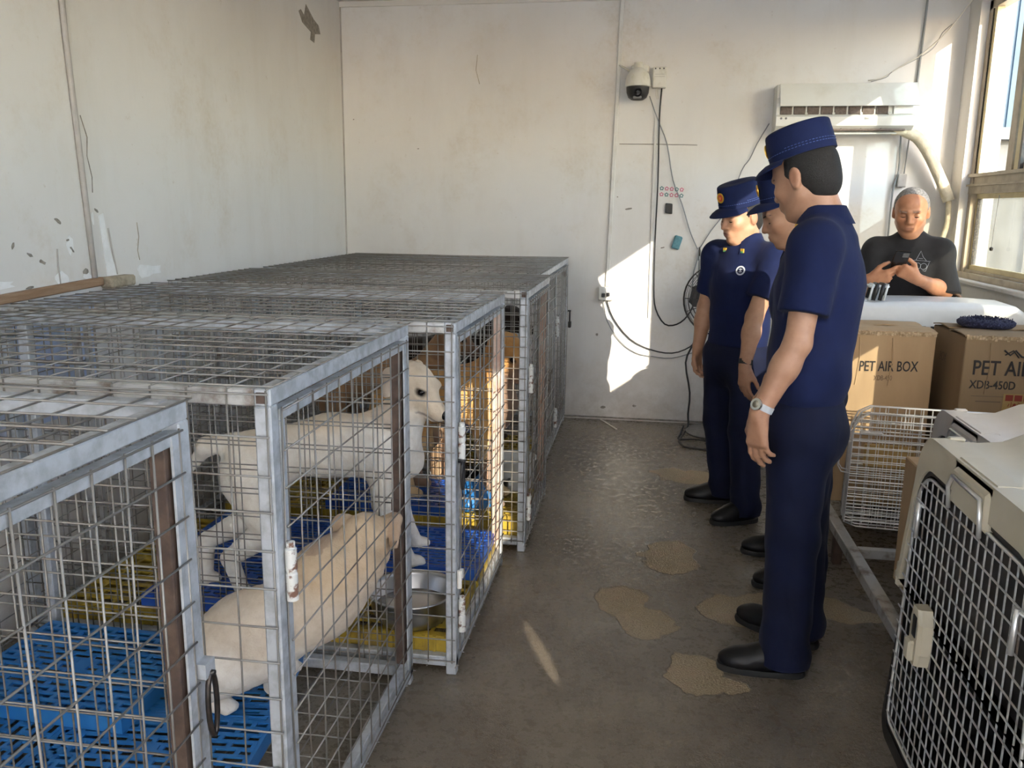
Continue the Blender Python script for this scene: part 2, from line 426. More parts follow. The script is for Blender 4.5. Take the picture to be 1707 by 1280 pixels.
class MB:
    def __init__(self):
        self.v, self.f, self.mi, self.cur = [], [], [], 0
    def add(self, vs, fs):
        b = len(self.v)
        self.v += [tuple(map(float, p)) for p in vs]
        self.f += [tuple(b + i for i in f) for f in fs]
        self.mi += [self.cur] * len(fs)
        return self
    def box(self, c, s, ax=None, ay=None, az=None):
        ax = V(1, 0, 0) if ax is None else nrm(ax)
        az = V(0, 0, 1) if az is None else nrm(az)
        ay = np.cross(az, ax) if ay is None else nrm(ay)
        c = V(*c)
        h = [x / 2 for x in s]
        p = [c + i * h[0] * ax + j * h[1] * ay + k * h[2] * az for k in (-1, 1) for j in (-1, 1) for i in (-1, 1)]
        return self.add(p, [(0, 2, 3, 1), (4, 5, 7, 6), (0, 1, 5, 4), (2, 6, 7, 3), (0, 4, 6, 2), (1, 3, 7, 5)])
    def span(self, a, b):
        a, b = np.minimum(a, b), np.maximum(a, b)
        return self.box((a + b) / 2, b - a)
    def bbox(self, c, s, r=0.003, ax=None, az=None):
        """box with chamfered edges (24-ish faces)"""
        ax = V(1, 0, 0) if ax is None else nrm(ax)
        az = V(0, 0, 1) if az is None else nrm(az)
        ay = np.cross(az, ax)
        c = V(*c)
        h = np.array(s, float) / 2
        r = min(r, h.min() * 0.9)
        R = np.stack([ax, ay, az])
        vs, idx = [], {}
        for sx in (-1, 1):
            for sy in (-1, 1):
                for sz in (-1, 1):
                    sg = np.array([sx, sy, sz])
                    for k in range(3):
                        q = (h - r) * sg
                        q[k] = h[k] * sg[k]
                        idx[(sx, sy, sz, k)] = len(vs)
                        vs.append(c + q @ R)
        fs = []
        for k in range(3):
            a, b = [(1, 2), (2, 0), (0, 1)][k]
            for s_ in (-1, 1):
                ring = []
                for (ua, ub) in ((-1, -1), (1, -1), (1, 1), (-1, 1)):
                    sg = [0, 0, 0]
                    sg[k], sg[a], sg[b] = s_, ua, ub
                    ring.append(idx[(*sg, k)])
                fs.append(ring if s_ > 0 else ring[::-1])
        for k in range(3):                       # edge chamfers along axis k
            a, b = [(1, 2), (2, 0), (0, 1)][k]
            for ua in (-1, 1):
                for ub in (-1, 1):
                    sg = [0, 0, 0]
                    sg[a], sg[b] = ua, ub
                    s0, s1 = list(sg), list(sg)
                    s0[k], s1[k] = -1, 1
                    q = [idx[(*s0, a)], idx[(*s1, a)], idx[(*s1, b)], idx[(*s0, b)]]
                    fs.append(q if ua * ub < 0 else q[::-1])
        for sx in (-1, 1):
            for sy in (-1, 1):
                for sz in (-1, 1):
                    t = [idx[(sx, sy, sz, k)] for k in range(3)]
                    fs.append(t if sx * sy * sz > 0 else t[::-1])
        return self.add(vs, fs)
    def bar(self, a, b, w, h=None, up=(0, 0, 1), r=0.0):
        a, b = V(*a), V(*b)
        h = w if h is None else h
        d = nrm(b - a)
        up = V(*up)
        if abs(d @ nrm(up)) > 0.95:
            up = V(1, 0, 0) if abs(d[0]) < 0.9 else V(0, 1, 0)
        side = nrm(np.cross(up, d))
        az = np.cross(d, side)
        L = np.linalg.norm(b - a)
        if r:
            return self.bbox((a + b) / 2, (L, w, h), r, ax=d, az=az)
        return self.box((a + b) / 2, (L, w, h), ax=d, az=az)
    def tube(self, pts, r, n=6, cap=True, closed=False):
        pts = [V(*p) for p in pts]
        m = len(pts)
        rr = [r] * m if np.isscalar(r) else r
        vs, fs = [], []
        prev = None
        for i, p in enumerate(pts):
            if closed:
                t = pts[(i + 1) % m] - pts[i - 1]
            else:
                t = pts[min(i + 1, m - 1)] - pts[max(i - 1, 0)]
            t = nrm(t)
            if prev is None:
                u = np.cross(t, V(0, 0, 1))
                if np.linalg.norm(u) < 1e-3:
                    u = np.cross(t, V(1, 0, 0))
            else:
                u = prev - t * (prev @ t)
            u = nrm(u)
            prev = u
            w = np.cross(t, u)
            for k in range(n):
                a = 2 * math.pi * k / n
                vs.append(p + rr[i] * (math.cos(a) * u + math.sin(a) * w))
        for i in range(m if closed else m - 1):
            j = (i + 1) % m
            for k in range(n):
                l = (k + 1) % n
                fs.append((i * n + k, i * n + l, j * n + l, j * n + k))
        if cap and not closed:
            fs.append(tuple(range(n))[::-1])
            fs.append(tuple((m - 1) * n + k for k in range(n)))
        return self.add(vs, fs)
    def lathe(self, prof, c=(0, 0, 0), axis=(0, 0, 1), n=32, sx=1.0, sy=1.0, xax=None):
        az = nrm(axis)
        ax = nrm(np.cross(V(0, 1, 0), az)) if xax is None else nrm(V(*xax) - az * (V(*xax) @ az))
        if not np.isfinite(ax).all() or np.linalg.norm(ax) < 0.5:
            ax = V(1, 0, 0)
        ay = np.cross(az, ax)
        c = V(*c)
        vs, fs = [], []
        for (r, z) in prof:
            for k in range(n):
                a = 2 * math.pi * k / n
                vs.append(c + az * z + r * (sx * math.cos(a) * ax + sy * math.sin(a) * ay))
        for i in range(len(prof) - 1):
            for k in range(n):
                l = (k + 1) % n
                fs.append((i * n + k, i * n + l, (i + 1) * n + l, (i + 1) * n + k))
        if prof[0][0] > 1e-4:
            fs.append(tuple(range(n))[::-1])
        if prof[-1][0] > 1e-4:
            fs.append(tuple((len(prof) - 1) * n + k for k in range(n)))
        return self.add(vs, fs)
    def loft(self, rings, cap=True, closed=True):
        n = len(rings[0])
        vs = [p for r in rings for p in r]
        fs = []
        for i in range(len(rings) - 1):
            for k in range(n if closed else n - 1):
                l = (k + 1) % n
                fs.append((i * n + k, i * n + l, (i + 1) * n + l, (i + 1) * n + k))
        if cap:
            fs.append(tuple(range(n))[::-1])
            fs.append(tuple((len(rings) - 1) * n + k for k in range(n)))
        return self.add(vs, fs)
    def prism(self, poly, z0, z1, o=(0, 0, 0), ax=(1, 0, 0), ay=(0, 1, 0)):
        o, ax, ay = V(*o), nrm(ax), nrm(ay)
        az = np.cross(ax, ay)
        a = [o + x * ax + y * ay + z0 * az for x, y in poly]
        b = [o + x * ax + y * ay + z1 * az for x, y in poly]
        return self.loft([a, b])
    def build(self, name, material, parent=None, loc=None, smooth=False, kind=None, label=None, cat=None, group=None):
        me = bpy.data.meshes.new(name)
        me.from_pydata(self.v, [], self.f)
        o = link_mesh(name, me, material, parent, loc, smooth)
        if isinstance(material, (list, tuple)) and len(material) > 1:
            me.polygons.foreach_set('material_index', np.array(self.mi, 'i'))
        return tag(o, label, cat, group, kind)

def dup(root, loc, rotz=0.0, label=None, group=None, parent=None):
    r = root.copy()
    COL.objects.link(r)
    if parent is not None:
        r.parent = parent
    else:
        r.location = loc
        r.rotation_euler = (0, 0, rotz)
    if label:
        r['label'] = label
    if group:
        r['group'] = group
    for ch in list(root.children):
        dup(ch, None, parent=r)
    return r

def text_mesh(name, s, size, o, ax, ay, material, parent, align='LEFT', depth=0.0006, bold=0.0, sx=1.0):
    """flat lettering lying on a surface with axes ax (reading direction) and ay (up)"""
    cu = bpy.data.curves.new(name, 'FONT')
    cu.body = s
    cu.size = size
    cu.align_x = align
    cu.extrude = depth
    cu.offset = bold
    cu.resolution_u = 3
    tmp = bpy.data.objects.new(name + '_tmp', cu)
    COL.objects.link(tmp)
    dg = bpy.context.evaluated_depsgraph_get()
    me = bpy.data.meshes.new_from_object(tmp.evaluated_get(dg))
    bpy.data.objects.remove(tmp, do_unlink=True)
    ax, ay = nrm(ax), nrm(ay)
    az = np.cross(ax, ay)
    n = len(me.vertices)
    co = np.empty(n * 3)
    me.vertices.foreach_get('co', co)
    co = (co.reshape(-1, 3) * (sx, 1, 1)) @ np.stack([ax, ay, az]) + V(*o)
    me.vertices.foreach_set('co', co.ravel())
    me.materials.clear()
    return link_mesh(name, me, material, parent)

# ---------------------------------------------------------------- implicit bodies: smooth blends of limbs, meshed with surface nets
def sm_min(a, b, k):
    if k <= 0:
        return np.minimum(a, b)
    h = np.clip(0.5 + 0.5 * (b - a) / k, 0, 1)
    return b * (1 - h) + a * h - k * h * (1 - h)

def RC(a, b, ra, rb, k=0.02, st=None, sf=1.0, op='add'):
    """limb between two joints, radius ra to rb; flattened by sf along direction st"""
    return dict(t='rc', a=V(*a), b=V(*b), ra=ra, rb=rb, k=k, st=None if st is None else nrm(st), sf=sf, op=op)

def EL(c, r, axes=None, k=0.02, op='add'):
    return dict(t='el', c=V(*c), r=np.array(r, float), R=np.eye(3) if axes is None else np.array(axes, float), k=k, op=op)

def CUT(p, n, k=0.0, box=None):
    return dict(t='cut', p=V(*p), n=nrm(n), k=k, box=box)

def implicit(prims, res, pad=0.03, fold=None):
    lo, hi = np.full(3, 1e9), np.full(3, -1e9)
    for q in prims:
        if q['t'] == 'cut' or q.get('op') == 'sub':
            continue
        if q['t'] == 'rc':
            m = max(q['ra'], q['rb'])
            l, h = np.minimum(q['a'], q['b']) - m, np.maximum(q['a'], q['b']) + m
        else:
            m = q['r'].max()
            l, h = q['c'] - m, q['c'] + m
        q['bb'] = (l, h)
        lo, hi = np.minimum(lo, l), np.maximum(hi, h)
    lo, hi = lo - pad, hi + pad
    n = np.ceil((hi - lo) / res).astype(int) + 1
    S = np.full(n, 1.0, np.float32)
    ax = [(lo[i] + res * np.arange(n[i])).astype(np.float32) for i in range(3)]
    for q in prims:
        if q['t'] == 'cut':
            if q['box'] is None:
                i0, i1 = np.zeros(3, int), n
            else:
                i0 = np.clip(np.floor((np.array(q['box'][0]) - lo) / res).astype(int), 0, n)
                i1 = np.clip(np.ceil((np.array(q['box'][1]) - lo) / res).astype(int) + 1, 0, n)
        else:
            if 'bb' in q:
                l, h = q['bb']
            elif q['t'] == 'rc':
                m = max(q['ra'], q['rb'])
                l, h = np.minimum(q['a'], q['b']) - m, np.maximum(q['a'], q['b']) + m
            else:
                m = q['r'].max()
                l, h = q['c'] - m, q['c'] + m
            e = q['k'] + 3 * res
            i0 = np.clip(np.floor((l - e - lo) / res).astype(int), 0, n)
            i1 = np.clip(np.ceil((h + e - lo) / res).astype(int) + 1, 0, n)
        if (i1 <= i0).any():
            continue
        sl = tuple(slice(a, b) for a, b in zip(i0, i1))
        X = ax[0][sl[0]][:, None, None]
        Y = ax[1][sl[1]][None, :, None]
        Z = ax[2][sl[2]][None, None, :]
        if q['t'] == 'cut':
            p, nn = q['p'], q['n']
            d = (X - p[0]) * nn[0] + (Y - p[1]) * nn[1] + (Z - p[2]) * nn[2]
            if q['k'] > 0:
                S[sl] = -sm_min(-S[sl], -d, q['k'])
            else:
                S[sl] = np.maximum(S[sl], d)
            continue
        if q['t'] == 'rc':
            a, b = q['a'], q['b']
            px, py, pz = X - a[0], Y - a[1], Z - a[2]
            ba = b - a
            if q['st'] is not None and q['sf'] != 1.0:
                s, g = q['st'], 1.0 / q['sf'] - 1.0
                pr = px * s[0] + py * s[1] + pz * s[2]
                px, py, pz = px + g * pr * s[0], py + g * pr * s[1], pz + g * pr * s[2]
                ba = ba + g * (ba @ s) * s
            bb = float(ba @ ba) + 1e-12
            t = np.clip((px * ba[0] + py * ba[1] + pz * ba[2]) / bb, 0, 1)
            d = np.sqrt((px - t * ba[0]) ** 2 + (py - t * ba[1]) ** 2 + (pz - t * ba[2]) ** 2) - (q['ra'] + (q['rb'] - q['ra']) * t)
            if q['sf'] < 1.0:
                d = d * (0.5 + 0.5 * q['sf'])
        else:
            c, r, R = q['c'], q['r'], q['R']
            px, py, pz = X - c[0], Y - c[1], Z - c[2]
            u = [(px * R[i][0] + py * R[i][1] + pz * R[i][2]) / r[i] for i in range(3)]
            k0 = np.sqrt(u[0] ** 2 + u[1] ** 2 + u[2] ** 2) + 1e-9
            k1 = np.sqrt((u[0] / r[0]) ** 2 + (u[1] / r[1]) ** 2 + (u[2] / r[2]) ** 2) + 1e-9
            d = k0 * (k0 - 1.0) / k1
        if q['op'] == 'add':
            S[sl] = sm_min(S[sl], d, q['k'])
        else:
            S[sl] = -sm_min(-S[sl], d, q['k'])
    if fold is not None:
        near = np.nonzero(np.abs(S) < 0.05)
        P = np.stack([ax[i][near[i]] for i in range(3)], 1)
        S[near] += fold(P).astype(np.float32)
    # surface nets
    ins = S < 0
    cnt = np.zeros(n - 1, np.int8)
    for i in (0, 1):
        for j in (0, 1):
            for k in (0, 1):
                cnt += ins[i:n[0] - 1 + i, j:n[1] - 1 + j, k:n[2] - 1 + k]
    act = (cnt > 0) & (cnt < 8)
    ci = np.argwhere(act)
    vid = np.full(n - 1, -1, np.int64)
    vid[act] = np.arange(len(ci))
    acc = np.zeros((len(ci), 3))
    num = np.zeros(len(ci))
    corner = [(i, j, k) for i in (0, 1) for j in (0, 1) for k in (0, 1)]
    val = {c: S[ci[:, 0] + c[0], ci[:, 1] + c[1], ci[:, 2] + c[2]] for c in corner}
    for c in corner:
        for a in range(3):
            if c[a] == 0:
                d = list(c)
                d[a] = 1
                v0, v1 = val[c], val[tuple(d)]
                x = (v0 < 0) != (v1 < 0)
                t = v0[x] / (v0[x] - v1[x])
                p = np.tile(np.array(c, float), (x.sum(), 1))
                p[:, a] = t
                acc[x] += p
                num[x] += 1
    vs = lo + (ci + acc / num[:, None]) * res
    quads = []
    for a in range(3):
        b, c = (a + 1) % 3, (a + 2) % 3
        s0 = [slice(None)] * 3
        s1 = [slice(None)] * 3
        s0[a], s1[a] = slice(0, n[a] - 1), slice(1, n[a])
        e0, e1 = ins[tuple(s0)], ins[tuple(s1)]
        for flip in (False, True):
            ed = np.argwhere((e0 & ~e1) if not flip else (~e0 & e1))
            ed = ed[(ed[:, b] > 0) & (ed[:, c] > 0) & (ed[:, b] < n[b] - 1) & (ed[:, c] < n[c] - 1)]
            if not len(ed):
                continue
            q = []
            for (ob, oc) in ((0, 0), (-1, 0), (-1, -1), (0, -1)):
                g = ed.copy()
                g[:, b] += ob
                g[:, c] += oc
                q.append(vid[g[:, 0], g[:, 1], g[:, 2]])
            q = np.stack(q, 1)
            quads.append(q[:, ::-1] if not flip else q)
    Q = np.concatenate(quads)
    Q = Q[(Q >= 0).all(1)]
    return vs, Q

def body_mesh(name, prims, res, material, parent=None, colour=None, fold=None, loc=None, flip=True, clean=True):
    vs, Q = implicit(prims, res, fold=fold)
    me = bpy.data.meshes.new(name)
    me.vertices.add(len(vs))
    me.vertices.foreach_set('co', vs.ravel())
    me.loops.add(len(Q) * 4)
    me.loops.foreach_set('vertex_index', (Q[:, ::-1] if flip else Q).ravel().astype('i'))
    me.polygons.add(len(Q))
    me.polygons.foreach_set('loop_start', (np.arange(len(Q)) * 4).astype('i'))
    try:
        me.polygons.foreach_set('loop_total', np.full(len(Q), 4, 'i'))
    except Exception:
        pass
    me.update(calc_edges=True)
    me.validate()
    if colour is not None:
        at = me.color_attributes.new('Col', 'FLOAT_COLOR', 'POINT')
        c = np.ones((len(vs), 4), np.float32)
        c[:, :3] = colour(vs)
        at.data.foreach_set('color', c.ravel())
    return link_mesh(name, me, material, parent, loc, smooth=True)

def blend(base, col, w):
    return base * (1 - w[:, None]) + np.array(col)[None, :] * w[:, None]

def bump01(d, r, soft):
    """1 inside radius r of distance d, fading over soft"""
    return np.clip((r + soft - d) / soft, 0, 1)
# ---------------------------------------------------------------- room
XL, XR, YB, YF, ZC = -2.18, 1.925, 6.05, -3.6, 2.88
TH = 0.20
def struct(o):
    o['kind'] = 'structure'
    return o
struct(MB().span((XL - TH, YF - TH, -0.12), (XR + TH, YB + TH, 0.0)).build('floor', 'floor', loc=(0, 0, 0)))
struct(MB().span((XL - TH, YF - TH, ZC), (XR + TH, YB + TH, ZC + 0.15)).build('ceiling', 'ceiling', loc=(0, 0, 0)))
WB = struct(MB().span((XL - TH, YB, 0), (XR + TH, YB + TH, ZC)).build('wall_back', 'wall', loc=(0, 0, 0)))
LW = (-3.35, -0.75, 0.9, 2.72)       # added frosted fill window in the left wall, unseen behind the viewer
WL = struct(MB().span((XL - TH, LW[1], 0), (XL, YB, ZC)).span((XL - TH, YF, 0), (XL, LW[0], ZC)).span((XL - TH, LW[0], 0), (XL, LW[1], LW[2])).span((XL - TH, LW[0], LW[3]), (XL, LW[1], ZC)).build('wall_left', 'wall', loc=(0, 0, 0)))
_w5 = bpy.data.objects.new('window_5', None)
_w5.location = (XL - .1, -2, LW[2])
COL.objects.link(_w5)
_w5['kind'] = 'structure'
for _i in range(4):
    _y = LW[0] + (LW[1] - LW[0]) * _i / 3
    MB().span((XL - .13, _y - .03, LW[2]), (XL - .07, _y + .03, LW[3])).build('mullion', 'alu', _w5)
for _i in range(3):
    _y = LW[0] + (LW[1] - LW[0]) * _i / 3
    MB().span((XL - .104, _y + .03, LW[2]), (XL - .096, _y + (LW[1] - LW[0]) / 3 - .03, LW[3])).build('pane', 'frost_cool', _w5)
FW = (-2.10, 1.85, 0.30, 2.80)      # big frosted window added unseen behind the viewer as fill light
_wf = MB().span((XL - TH, YF - TH, 0), (XR + TH, YF, FW[2])).span((XL - TH, YF - TH, FW[3]), (XR + TH, YF, ZC))
_wf.span((XL - TH, YF - TH, FW[2]), (FW[0], YF, FW[3])).span((FW[1], YF - TH, FW[2]), (XR + TH, YF, FW[3]))
struct(_wf.build('wall_front', 'wall', loc=(0, 0, 0)))
_w4 = bpy.data.objects.new('window_4', None)
_w4.location = (0, YF - .1, FW[2])
COL.objects.link(_w4)
_w4['kind'] = 'structure'
for _i in range(5):
    _x = FW[0] + (FW[1] - FW[0]) * _i / 4
    MB().span((_x - .03, YF - .13, FW[2]), (_x + .03, YF - .07, FW[3])).build('mullion', 'alu', _w4)
for _i in range(4):
    _x = FW[0] + (FW[1] - FW[0]) * _i / 4
    MB().span((_x + .03, YF - .104, FW[2]), (_x + (FW[1] - FW[0]) / 4 - .03, YF - .096, FW[3])).build('pane', 'frost_cool', _w4)
WIN = [(3.35, 5.86), (0.28, 2.06), (-1.55, -0.05), (-2.90, -1.86)]
ZS, ZT = 1.10, 2.745
WR = MB()
WR.span((XR, YF, 0), (XR + TH, YB, ZS))
WR.span((XR, YF, ZT), (XR + TH, YB, ZC))
_e = [YB] + [y for w in WIN for y in (w[1], w[0])] + [YF]
for i in range(0, len(_e), 2):
    WR.span((XR, _e[i], ZS), (XR + TH, _e[i + 1], ZT))
WR = struct(WR.build('wall_right', 'wall', loc=(0, 0, 0)))
# plaster lip of the window sill, cracked edge
MB().bar((XR - 0.012, 3.30, ZS - 0.012), (XR - 0.012, 5.90, ZS - 0.012), 0.03, 0.028, r=0.006).build('sill_lip', 'wall', WR)

def window(idx, y0, y1, mode):
    root = bpy.data.objects.new('window_%d' % idx, None)
    root.location = (XR + 0.05, (y0 + y1) / 2, ZS)
    COL.objects.link(root)
    root['kind'] = 'structure'
    xa, xb = XR + 0.05, XR + 0.12
    xm = (xa + xb) / 2
    fr = MB()
    fr.span((xa, y1 - 0.05, ZS), (xb, y1, ZT))
    fr.span((xa, y0, ZS), (xb, y0 + 0.05, ZT))
    fr.build('frame', 'alu', root)
    sb = MB()
    sb.span((xa - 0.015, y0, ZS), (xb, y1, ZS + 0.035)).span((xa + 0.01, y0, ZS + 0.035), (xb - 0.02, y1, ZS + 0.05))
    sb.build('sill_rail', 'alu', root)
    MB().span((xa, y0, ZT - 0.05), (xb, y1, ZT)).build('head_rail', 'alu', root)
    tr = MB()
    of = 0.09 if mode == 'rear' else 0.0
    tr.span((xa - 0.004, y0, 1.615 + of), (xb, y1, 1.66 + of)).span((xa - 0.02, y0, 1.66 + of), (xb, y1, 1.672 + of)).span((xa + 0.006, y0, 1.672 + of), (xb, y1, 1.715 + of)).span((xa - 0.015, y0, 1.715 + of), (xb, y1, 1.735 + of))
    tr.build('transom', 'alu', root)
    def sash(name, a, b, z0, z1, x, glass, w=0.045, m='alu'):
        o = MB()
        for (p, q) in (((x - .012, b - w, z0), (x + .012, b, z1)), ((x - .012, a, z0), (x + .012, a + w, z1)),
                       ((x - .012, a + w, z0), (x + .012, b - w, z0 + w)), ((x - .012, a + w, z1 - w), (x + .012, b - w, z1))):
            o.span(p, q)
        o = o.build('sash', m, root)
        g = MB()
        for (p, q) in (((x - .014, b - w - .006, z0 + w), (x + .014, b - w, z1 - w)), ((x - .014, a + w, z0 + w), (x + .014, a + w + .006, z1 - w))):
            g.span(p, q)
        g.build('gasket', 'gasket', o)
        MB().span((x - .003, a + w, z0 + w), (x + .003, b - w, z1 - w)).build('pane', glass, o)
        return o
    yi0, yi1 = y0 + 0.05, y1 - 0.05
    if mode == 'far':
        mid = 4.60
        sash('sash', mid - .02, yi1, ZS + .05, 1.615, xm + .01, 'glass_low', 0.03, 'alu_yel')
        sash('sash', yi0, mid + .02, ZS + .05, 1.615, xm - .014, 'glass_low', 0.03, 'alu_yel')
        # upper lights: fixed strip, then two sliding sashes pushed together
        MB().span((xa + .01, yi1 - .05, 1.735), (xb - .02, yi1, ZT - .05)).build('side_profile', 'alu_yel', root)
        MB().span((xa + .004, yi1 - .006, 1.735), (xa + .012, yi1 + .012, ZT - .05)).build('mesh_edge', 'gasket', root)
        s = sash('sash', 4.55, 5.42, 1.735, ZT - .05, xm + .015, 'glass_blue', 0.06, 'alu_white')
        MB().span((xm - .03, 5.26, 1.735), (xm + .004, 5.34, ZT - .05)).build('stile_cover', 'alu', s)
        MB().span((xm - .03, 5.16, 1.735), (xm + .004, 5.23, ZT - .05)).build('stile_cover', 'alu_yel', s)
        MB().span((xm - .05, 5.10, 1.735), (xm - .03, 5.125, 2.60)).build('pull_stile', 'dark_metal', s)
        sash('sash', yi0, 4.62, 1.735, ZT - .05, xm - .014, 'glass', 0.06, 'alu')
        # hook hanging on the lower pane
        MB().tube([(xa - .002, 5.36, 1.60), (xa - .004, 5.37, 1.45), (xa - .004, 5.38, 1.30)], .0022, 5).build('cord', 'cable_grey', root)
        MB().lathe([(0, -.012), (.009, -.008), (.011, .006), (0, .014)], (xa - .004, 5.38, 1.295), n=10).build('cord_pull', 'dark_metal', root)
    else:
        if mode == 'frosted':
            sash('sash', yi0, yi1, ZS + .05, 1.615, xm, 'frost', 0.035)
            sash('sash', yi0, yi1, 1.735, ZT - .05, xm, 'frost', 0.035)
        elif mode == 'near':
            sash('sash', yi0, 1.52, ZS + .05, 1.615, xm + .01, 'frost', 0.035)
            sash('sash', 1.53, yi1, ZS + .05, 1.615, xm - .014, 'glass', 0.03)
            MB().span((xm - .02, 1.76, 1.735), (xm + .02, yi1, ZT - .05)).build('board', 'board', root)  # unseen panel added to keep the sun off the back wall
        else:
            sash('sash', yi0, (y0 + y1) / 2 - .14, ZS + .05, 1.615 + of, xm + .01, 'frost', 0.035)
        MB().span((xa + .01, y1 - .07, 1.735), (xb - .02, y1 - .05, ZT - .05)).build('side_profile', 'alu_yel', root)
        if mode == 'rear':       # added unseen panel, slot shaped to throw the light streak on the floor
            ym = (y0 + y1) / 2
            b = MB()
            yc, zc, hw, hh = -2.215, 1.560, 0.058, 0.066
            for sy in (-1, 1):
                for sz in (-1, 1):
                    b.prism([(yc + sy * hw, zc + sz * hh), (yc + sy * (hw - .055), zc + sz * hh), (yc + sy * hw, zc + sz * (hh - .03))][::sy * sz], XR - .010, XR - .002, ax=(0, 1, 0), ay=(0, 0, 1))
            for (p, q) in (((ym - .0, ZS - .02), (y1 + .03, zc - hh)), ((ym, zc + hh), (y1 + .03, 1.78)), ((yc + hw, zc - hh), (y1 + .03, zc + hh)), ((ym, zc - hh), (yc - hw, zc + hh))):
                b.span((XR - .010, p[0], p[1]), (XR - .002, q[0], q[1]))
            b.build('board', 'board', root)
    return root
window(1, *WIN[0], 'far')
window(2, *WIN[1], 'near')
window(3, *WIN[3], 'rear')
window(6, *WIN[2], 'frosted')  # unseen window added to brighten the near cages

# outside: yard, a white house and a hedge
yard = MB().span((XR + TH, -40, -0.25), (45, 45, -0.12)).build('yard_ground', 'ext_ground', loc=(0, 0, 0))
struct(yard)
hb = thing('white_house', (7.0, 16.5, -0.12), 'low white rendered house outside beyond the window panes', 'house')
MB().span((3.2, 14, -.12), (11, 19, 2.55)).build('walls', 'ext_wall', hb)
MB().span((3.0, 13.8, 2.55), (11.2, 19.2, 2.72)).build('roof', 'ext_wall', hb)
for x in (6.1, 8.2):
    w = MB().span((x, 13.94, 0.5), (x + 1.3, 14.02, 2.0)).build('house_window', 'alu_white', hb)
    MB().span((x + .08, 13.93, 0.58), (x + 1.22, 13.95, 1.92)).build('pane', 'ext_glass', w)
for x in (4.35, 5.55):
    MB().span((x, 13.90, -.12), (x + .22, 14.0, 2.55)).build('pilaster', 'ext_wall', hb)
hb2 = thing('steel_shed', (9.0, 24, -0.12), 'tall blue grey steel shed far outside above the white house', 'shed')
MB().span((3.5, 23, -.12), (18, 33, 9.5)).build('walls', 'ext_shed', hb2)
_rb = MB()
for i in range(36):
    _rb.span((3.6 + .4 * i, 22.95, -.12), (3.72 + .4 * i, 23.0, 9.5))
_rb.build('cladding_rib', 'ext_shed', hb2, kind='stuff')

# ---------------------------------------------------------------- marks and runs on the left wall
rng = random.Random(3)
def wall_patch(name, cy, cz, pts, material, parent, wall='L', thick=0.0025):
    """irregular flake on a wall; pts are (along, up) offsets in metres"""
    b = MB()
    if wall == 'L':
        b.prism([(p[0], p[1]) for p in pts], 0.0, thick, o=(XL - 0.0005, cy, cz), ax=(0, 1, 0), ay=(0, 0, 1))
    else:
        b.prism([(p[0], p[1]) for p in pts], 0.0, thick, o=(cy, YB + 0.0005, cz), ax=(1, 0, 0), ay=(0, 0, 1))
    return b.build(name, material, parent)
def flake(n, rx, rz, seed, tilt=0.0):
    r = random.Random(seed)
    out = []
    for i in range(n):
        a = 2 * math.pi * i / n
        k = 0.55 + 0.45 * r.random()
        x, z = rx * k * math.cos(a), rz * k * math.sin(a)
        out.append((x * math.cos(tilt) - z * math.sin(tilt), x * math.sin(tilt) + z * math.cos(tilt)))
    return out
wall_patch('peeled_patch', 5.47, 2.63, [(1.7 * a, .8 * b) for a, b in [(-.02, .13), (.05, .05), (.10, .02), (.115, -.04), (.06, -.06), (.05, -.13), (.01, -.12), (.02, -.06), (-.06, -.02), (-.09, .05), (-.07, .07), (-.04, .04)]], 'chip_dark', WL)
for i, (y, z, rx, rz, t) in enumerate([(2.935, 1.432, .022, .008, -.5), (2.69, 1.35, .016, .007, 1.0), (2.77, 1.315, .022, .008, -.45), (2.83, 1.287, .024, .008, -.45),
                                      (3.0, 1.325, .022, .006, -.8), (3.17, 1.47, .016, .007, -.6), (3.07, 1.235, .022, .014, .2), (2.75, 1.20, .03, .006, .1), (2.98, 1.36, .012, .005, .3)]):
    wall_patch('peeled_patch', y, z, flake(9, rx, rz, i + 5, t), 'chip_dark', WL)
for i, (y, z, rx, rz) in enumerate([(3.50, 1.21, .12, .035), (2.93, 1.22, .05, .03), (3.08, 1.215, .03, .025), (2.60, 1.22, .10, .02), (3.14, 1.44, .012, .03), (2.99, 1.345, .03, .05)]):
    wall_patch('filler_patch', y, z, flake(12, rx, rz, i + 40), 'chip_white', WL, thick=.002)
wall_patch('filler_streak', 3.21, 1.33, [(-.03, .12), (.0, .13), (.02, .0), (.065, -.13), (-.005, -.13)], 'chip_white', WL, thick=.003)
MB().tube([(XL + .002, 3.235, 1.40), (XL + .003, 3.245, 1.33), (XL + .002, 3.27, 1.21)], .004, 5).build('crack', 'conduit_grey', WL)
MB().tube([(XL + .002, 2.915, 1.33), (XL + .003, 2.91, 1.27), (XL + .002, 2.915, 1.20)], .003, 5).build('crack', 'conduit_grey', WL)
MB().tube([(XL + .001, 3.44, 1.42), (XL + .002, 3.445, 1.36), (XL + .001, 3.43, 1.30), (XL + .001, 3.44, 1.26)], .0018, 5).build('crack', 'cement', WL)
MB().tube([(XL + .001, 3.12, 1.83), (XL + .002, 3.15, 1.75), (XL + .001, 3.14, 1.68), (XL + .001, 3.16, 1.60), (XL + .001, 3.155, 1.54)], .0022, 5).build('crack', 'chip_dark', WL)
tag(MB().tube([(XL + .011, 3.045, ZC), (XL + .011, 3.06, 2.1), (XL + .010, 3.095, 1.5), (XL + .008, 3.115, 1.195)], .011, 10).build('wall_pipe', 'conduit_grey', loc=(XL + .011, 3.1, 1.2), smooth=True),
    'thin grey pipe running up the white wall above the wood strip', 'pipe')
tag(MB().bar((XL + .012, 0.9, 1.118), (XL + .012, 3.15, 1.192), .022, .034, r=.004).build('wood_strip', 'wood', loc=(XL, 2.0, 1.15)),
    'weathered brown wooden strip nailed along the white wall above the cages', 'strip')
